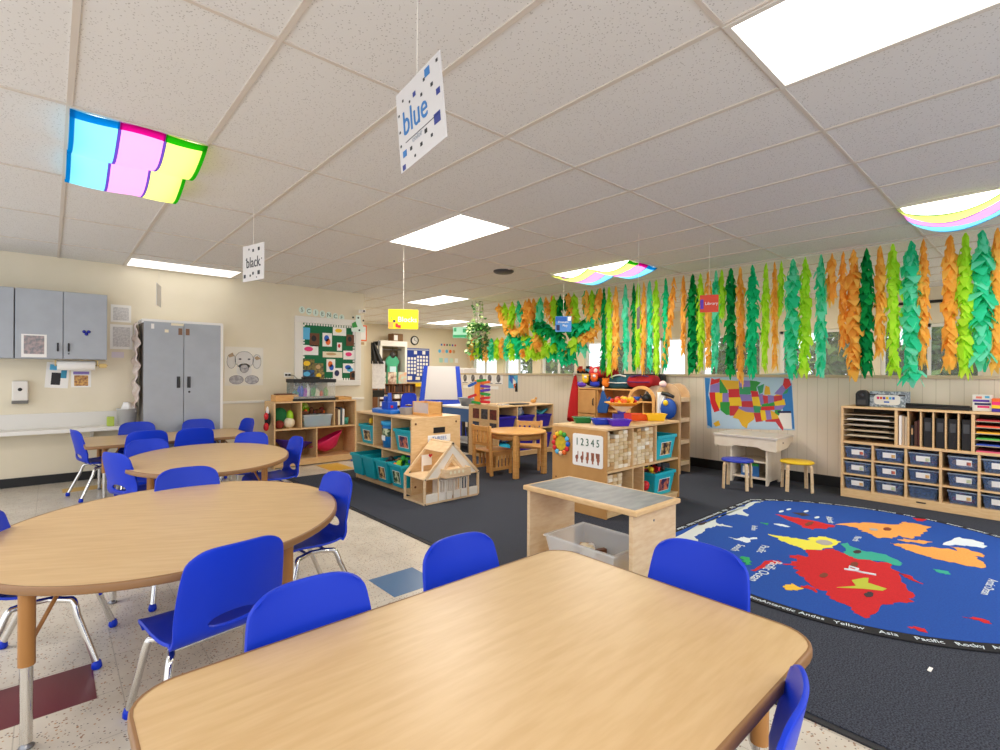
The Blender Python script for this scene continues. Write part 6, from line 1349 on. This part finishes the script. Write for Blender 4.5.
t = thing('flip_chart', 'hanging white chart sheet under a black cloth at the end of the left wall', 'chart', (4.62, 8.6, 0), -40)
MB().tube([(0, .04, 0), (0, .04, 1.9)], .015, 8).build('pole', STEEL, t); b = MB(); b.box(-.2, .02, 0, .2, .06, .03); b.box(-.02, -.15, 0, .02, .2, .03); b.build('foot', STEEL, t)
MB().box(-.11, -.01, .98, .13, 0, 1.5).build('sheet', mat('chart_sheet', '#e9e7ea', '#dcdade', 30, rough=.8), t); b = MB(); b.grid(lambda u, v: (-.13 + .24*u*(1 - .75*v) + .0, -.02 + .02*math.sin(u*14), 1.45 + .4*v), 14, 8); b.build('black_cloth', BLACK, t, solid=.012); MB().box(-.1, -.01, .82, .12, .01, .95).build('black_panel', BLACK, t)
ch = copy_tree(c0, 'larger blue chair far away beside the easel', (6.5, 10.68, 0), 130, scale=1.18)
t = thing('paper_cabinet', 'low white paper cabinet behind the easel at the far end', 'cabinet', (7.9, 10.6, 0), 0); MB().box(-.6, 0, 0, .75, .4, 1.42).build('body', mat('cab_white', '#e8e4e0', rough=.6), t); 
for k in range(3): MB().box(-.58 + .45*k, -.012, .9, -.16 + .45*k, 0, 1.4).build('drawer', mat('cab_door', '#dfd9da', rough=.5), t, bevel=.004)
t = thing('wall_shelf', 'yellow edged board behind the easel below the calendar chart', 'board', (7.75, YF - .3, .9)); MB().box(-.4, 0, 0, .4, .25, .1).build('board', YEL, t); 
for x in (-.38, .34): MB().box(x, .02, -.9, x + .04, .22, 0).build('leg', BRN, t)
# hanging plant
t = thing('hanging_plant', 'trailing green plant in a hanging pot in front of the far windows', 'plant', (5.75, 7.0, 1.9))
MB().lathe([(0, 0), (.09, .0), (.135, .12), (.14, .13), (.12, .13), (.08, .02), (0, .02)], n=24).build('pot', mat('pot_white', '#e2d3c4', rough=.5), t); MB().lathe([(.092, -.005), (.094, .03)], n=24).build('saucer_band', mat('terracotta', '#a85a3a', rough=.6), t, solid=.004)
b = MB()
for k in range(3): a = 2*PI*k/3; b.tube([(.13*math.cos(a), .13*math.sin(a), .12), (0, 0, .45), (0, 0, CE - 1.9)], .003, 5)
b.build('cord', CORD, t)
q = random.Random(17); b = MB(); st = MB()
def leaf(p, s_, q):
    d1 = Vector((q.uniform(-1, 1), q.uniform(-1, 1), q.uniform(-.9, .3))).normalized(); d2 = d1.cross(Vector((q.uniform(-1, 1), q.uniform(-1, 1), q.uniform(.2, 1)))).normalized(); nn = d1.cross(d2)
    b.add([p, p + d1*s_*.4 + d2*s_*.38, p + d1*s_*1.1 - nn*s_*.12, p + d1*s_*.4 - d2*s_*.38, p + d1*s_*.5 + nn*s_*.08], [(0, 1, 4), (1, 2, 4), (2, 3, 4), (3, 0, 4)], q.randrange(3), True)
for k in range(26):
    a = q.uniform(0, 2*PI); up_ = k < 5; n = 9; L_ = q.uniform(.2, .42); pts = []
    for i in range(n):
        f = i/(n - 1)
        if up_: p = Vector((.05*math.cos(a)*(1 + f), .05*math.sin(a)*(1 + f) + .03*math.sin(f*5 + k), .15 + f*.55))
        else: p = Vector(((.07 + .12*math.sin(PI*min(1, f*1.2)/2) )*math.cos(a), (.07 + .12*math.sin(PI*min(1, f*1.2)/2))*math.sin(a), .15 + .16*math.sin(PI*f*1.05) - L_*f**2))
        pts.append(p)
        for _ in range(3 if not up_ else 1): leaf(p + Vector((q.uniform(-.02, .02), q.uniform(-.02, .02), 0)), q.uniform(.05, .085), q)
    st.tube(pts, .003, 5)
b.build('leaves', [mat('ivy_a', '#2f6b2c', rough=.5), mat('ivy_b', '#4f8f3c', rough=.5), mat('ivy_c', '#a8c080', rough=.5)], t); st.build('vine', mat('vine', '#5a7a3a', rough=.7), t)

# ------------------------------------------------------------------ tissue streamers on a string
TIS = {'D': ('dark green', [sheer('tissue_green', '#22b45c', .5, .08), sheer('tissue_green_b', '#169450', .5, .08)]), 'L': ('lime', [sheer('tissue_lime', '#d4fa54', .55, .1), sheer('tissue_lime_b', '#c4ee44', .55, .1)]), 'O': ('orange', [sheer('tissue_orange', '#ffd46c', .5, .1), sheer('tissue_orange_b', '#f6bf58', .5, .1)]),
       'T': ('turquoise green', [sheer('tissue_teal', '#44e2b4', .55, .12), sheer('tissue_teal_b', '#84f2d4', .55, .12)]), 'E': ('emerald', [sheer('tissue_emerald', '#26d294', .52, .1), sheer('tissue_emerald_b', '#34e4aa', .52, .1)]), 'R': ('red orange', [sheer('tissue_rust', '#f28a3a', .5, .08), sheer('tissue_rust_b', '#faa04c', .5, .08)])}
def streamer(path, w, colr, label, group, seed, name='tissue_streamer'):
    q = random.Random(seed); mats = TIS[colr][1]
    path = [Vector(p) for p in path]; seg = [(b_ - a).length for a, b_ in zip(path, path[1:])]; T = sum(seg)
    base = path[0]; t = thing(name, label, 'streamer', base, 0, group)
    def at(d):
        for s_, a, b_ in zip(seg, path, path[1:]):
            if d <= s_: return a.lerp(b_, d/s_ if s_ else 0)
            d -= s_
        return path[-1]
    b = MB(); n = max(5, int(T/.052)); tw = q.uniform(0, 6)
    # twisted core ribbon
    m = max(8, int(T/.04)); vs = []
    for i in range(m + 1):
        p = at(T*i/m) - base; a = tw + i*.45; hw = w*.2*(1 if i else .3); vs += [p + Vector((math.cos(a)*hw, math.sin(a)*hw, 0)), p - Vector((math.cos(a)*hw, math.sin(a)*hw, 0))]
    b.add(vs, [(2*i, 2*i + 1, 2*i + 3, 2*i + 2) for i in range(m)], 0, True)
    for i in range(n):
        f = i/(n - 1); d = T*(i + q.uniform(-.25, .25))/n; p = at(max(0, d)) - base
        spread = w*.66*min(1, .35 + f*4)*q.uniform(.8, 1.25)*(1 if f < .75 else .85)
        k = 5; a0 = q.uniform(0, 6)
        for j in range(k):
            a = a0 + 2*PI*j/k + q.uniform(-.4, .4); L_ = q.uniform(.09, .17); wd = spread*q.uniform(.6, 1.0)
            o = Vector((math.cos(a), math.sin(a), 0)); tg = Vector((-math.sin(a), math.cos(a), 0)); out_ = spread*q.uniform(.45, 1.05)
            p1 = p + o*out_*.55 + Vector((0, 0, -L_*.35)); p2 = p + o*out_*q.uniform(.75, 1.1) + Vector((0, 0, -L_)) + tg*q.uniform(-.03, .03); p3 = p2 + tg*wd*q.uniform(.1, .3) + Vector((0, 0, q.uniform(0, .02)))
            b.add([p - tg*wd*.2, p + tg*wd*.2, p1 + tg*wd*.55 + o*.006, p1 - tg*wd*.55 + o*.004, p3, p2], [(0, 1, 2, 3), (3, 2, 4, 5)], q.randrange(2), False)
    b.build('tissue', mats, t)
    return t
ST = [('D', 4.5, 2.57, 1.24, .074), ('L', 4.41, 2.57, 1.21, .103), ('O', 4.29, 2.57, 1.27, .101), ('T', 4.13, 2.57, 1.29, .086), ('D', 3.99, 2.57, 1.28, .07), ('L', 3.92, 2.57, 1.28, .084), ('O', 3.83, 2.57, 1.28, .069), ('T', 3.74, 2.57, 1.29, .082), ('L', 3.64, 2.57, 1.26, .095), ('E', 3.5, 2.57, 1.31, .08), ('O', 3.38, 2.57, 1.34, .08), ('O', 3.25, 2.57, 1.47, .065), ('D', 3.12, 2.57, 1.25, .14), ('L', 3.02, 2.57, 1.28, .101), ('O', 2.92, 2.57, 1.33, .087), ('T', 2.82, 2.57, 1.31, .099), ('L', 2.75, 2.57, 1.9, .086), ('D', 2.64, 2.57, 1.22, .133), ('O', 2.53, 2.57, 1.13, .095),
      ('E', 2.39, 2.57, 1.24, .128), ('L', 2.24, 2.57, 1.28, .08), ('O', 2.15, 2.57, 1.28, .068), ('L', 2.08, 2.57, 1.9, .067), ('T', 1.96, 2.57, 1.22, .155), ('L', 1.84, 2.57, 1.25, .119), ('T', 1.69, 2.57, 1.25, .106), ('O', 1.59, 2.57, 1.98, .094), ('O', 1.49, 2.57, 1.47, .072), ('O', 1.4, 2.57, 1.22, .143), ('D', 1.29, 2.57, 1.22, .131), ('O', 1.18, 2.57, 1.41, .089), ('L', 1.08, 2.57, 1.24, .117), ('T', .94, 2.57, 1.16, .162), ('O', .85, 2.57, 1.33, .094), ('O', .66, 2.57, 1.29, .118), ('L', .56, 2.57, 1.25, .126), ('T', .45, 2.57, 1.32, .167), ('O', .355, 2.57, 1.29, .095)]
XS = 6.1
cnt = {}
for k, (c_, y, z1, z0, w) in reversed(list(enumerate(ST))):
    cnt[c_] = cnt.get(c_, 0) + 1; dy = -.1 if False else random.Random(k).uniform(-.015, .015)
    if k == 10: dy = .15
    n_ = len([1 for s_ in ST if s_[0] == c_])
    streamer([(XS, y, z1 - .005), (XS + .01, y + dy*.5, (z1 + z0)/2), (XS, y + dy, z0 + .1)], w, c_, '%s tissue streamer over the partition, %s %s one from the right' % (TIS[c_][0], ordi(cnt[c_]), TIS[c_][0]), 'tissue streamers hanging over the partition', 100 + k)
# gathered garland at the far end of the string: draped strands in three tiers
TOP = [('O', 6.84), ('L', 6.72), ('O', 6.56), ('L', 6.47), ('T', 6.36), ('O', 6.21), ('O', 6.07), ('O', 5.98), ('L', 5.88), ('T', 5.79), ('O', 5.7), ('R', 5.59), ('L', 5.5), ('D', 5.38), ('D', 5.28), ('O', 5.19), ('L', 5.1), ('E', 4.91), ('O', 4.83), ('L', 4.75), ('E', 4.65), ('O', 4.57)]
KNOT = [(6.62, 2.1), (6.28, 1.98), (5.93, 2.06), (5.5, 2.12), (5.1, 2.06), (4.75, 2.08)]
low = {'O': .0}
cn2 = {}
for k, (c_, y) in enumerate(TOP):
    kn = min(KNOT, key=lambda p: abs(p[0] - y)); cn2[c_] = cn2.get(c_, 0) + 1
    x = XS + .03*(k % 3)
    streamer([(x, y, 2.565), (x + .03, y*.75 + kn[0]*.25, 2.36), (x + .05, kn[0]*.8 + y*.2, kn[1] + .04)], .15, c_, 'short %s tissue strand gathered at the garland top, %s from the left' % (TIS[c_][0], ordi(cn2[c_])), 'gathered tissue garland, top tier', 300 + k)
MID = [('O', [(6.72, 2.4), (6.55, 2.08), (6.3, 2.05), (6.1, 2.4)]), ('E', [(6.6, 2.1), (6.35, 1.82), (6.1, 1.9)]), ('L', [(6.05, 2.35), (5.98, 2.0), (5.88, 1.85)]), ('D', [(5.98, 2.25), (5.75, 2.05), (5.5, 2.0)]), ('E', [(5.85, 2.2), (5.6, 1.95), (5.45, 1.78)]), ('D', [(5.45, 2.2), (5.15, 1.98), (4.95, 2.15)]), ('E', [(5.2, 2.15), (4.95, 1.98), (4.7, 2.2)]), ('O', [(5.05, 2.0), (4.9, 1.85), (4.72, 2.1)]), ('L', [(6.3, 2.0), (6.15, 1.85), (6.05, 1.75)]), ('O', [(5.95, 1.95), (5.88, 1.8), (5.82, 1.7)])]
for k, (c_, pts) in enumerate(MID):
    streamer([(XS + .06 + .04*(k % 3), y, z) for y, z in pts], .24, c_, '%s tissue swag draped across the middle of the gathered garland, %s' % (TIS[c_][0], ['far left', 'left', 'left of centre', 'centre left', 'centre', 'behind the blue sign', 'right of the blue sign', 'far right', 'lower left', 'lower centre'][k]), 'gathered tissue garland, middle tier', 400 + k)
LOW = [('T', 6.6, 2.15, 1.88), ('O', 6.22, 1.92, 1.68), ('O', 6.1, 1.95, 1.7), ('L', 6.12, 1.85, 1.5), ('L', 6.0, 1.85, 1.5), ('L', 5.88, 1.85, 1.52), ('L', 5.76, 1.8, 1.56), ('L', 5.6, 1.85, 1.6), ('E', 5.7, 1.75, 1.5), ('E', 5.4, 1.85, 1.4), ('E', 5.25, 1.75, 1.42), ('O', 5.3, 1.8, 1.55), ('L', 5.12, 1.95, 1.6), ('T', 5.02, 1.85, 1.56), ('D', 5.5, 2.0, 1.65)]
XL = ['left edge', 'left', 'left of centre'] 
cn3 = {}
for k, (c_, y, z1, z0) in enumerate(LOW):
    cn3[c_] = cn3.get(c_, 0) + 1; x = XS + .1 + .03*(k % 3)
    streamer([(x, y, z1), (x, y - .02, z0 + .08)], .21, c_, '%s tissue tail at the bottom of the gathered garland, %s from the left' % (TIS[c_][0], ordi(cn3[c_])), 'gathered tissue garland, bottom tier', 500 + k)
b = MB(); b.tube([(XS, .1, CE - .012), (XS, 2.0, CE - .012), (XS, 4.5, CE - .013), (XS, 6.9, CE - .012)], .003, 5)
tag(b.build('streamer_string', CORD, None), 'thin string along the ceiling carrying the tissue streamers', 'string')
b = MB(); b.tube([(XS + .08, 6.9, CE - .2), (XS + .08, 5.9, 2.12), (XS + .08, 5.4, 2.1), (XS + .08, 4.6, 2.2), (XS + .08, 4.5, CE - .01)], .003, 5)
tag(b.build('garland_string', CORD, None), 'sagging string through the gathered tissue garland', 'string')
# distant streamers at the far windows
for k, (c_, y, w) in enumerate((('O', 11.75, .2), ('L', 11.5, .25), ('D', 11.3, .16), ('O', 11.1, .22), ('T', 10.85, .25), ('L', 10.6, .22), ('O', 10.4, .2), ('T', 10.2, .22), ('L', 9.98, .25), ('E', 9.75, .22), ('O', 9.5, .25))):
    streamer([(XW - .2, y, 2.3), (XW - .18, y + .02, 1.98), (XW - .2, y, 1.72)], w, c_, '%s streamer at the far window, %s of the distant row from the left' % (TIS[c_][0], ordi(k + 1)), 'distant streamers at the far window', 600 + k)
b = MB().tube([(XW - .2, 9.3, 2.31), (XW - .2, 11.9, 2.31)], .004, 5); tag(b.build('streamer_string', CORD, None), 'string carrying the distant streamers at the far window', 'string')
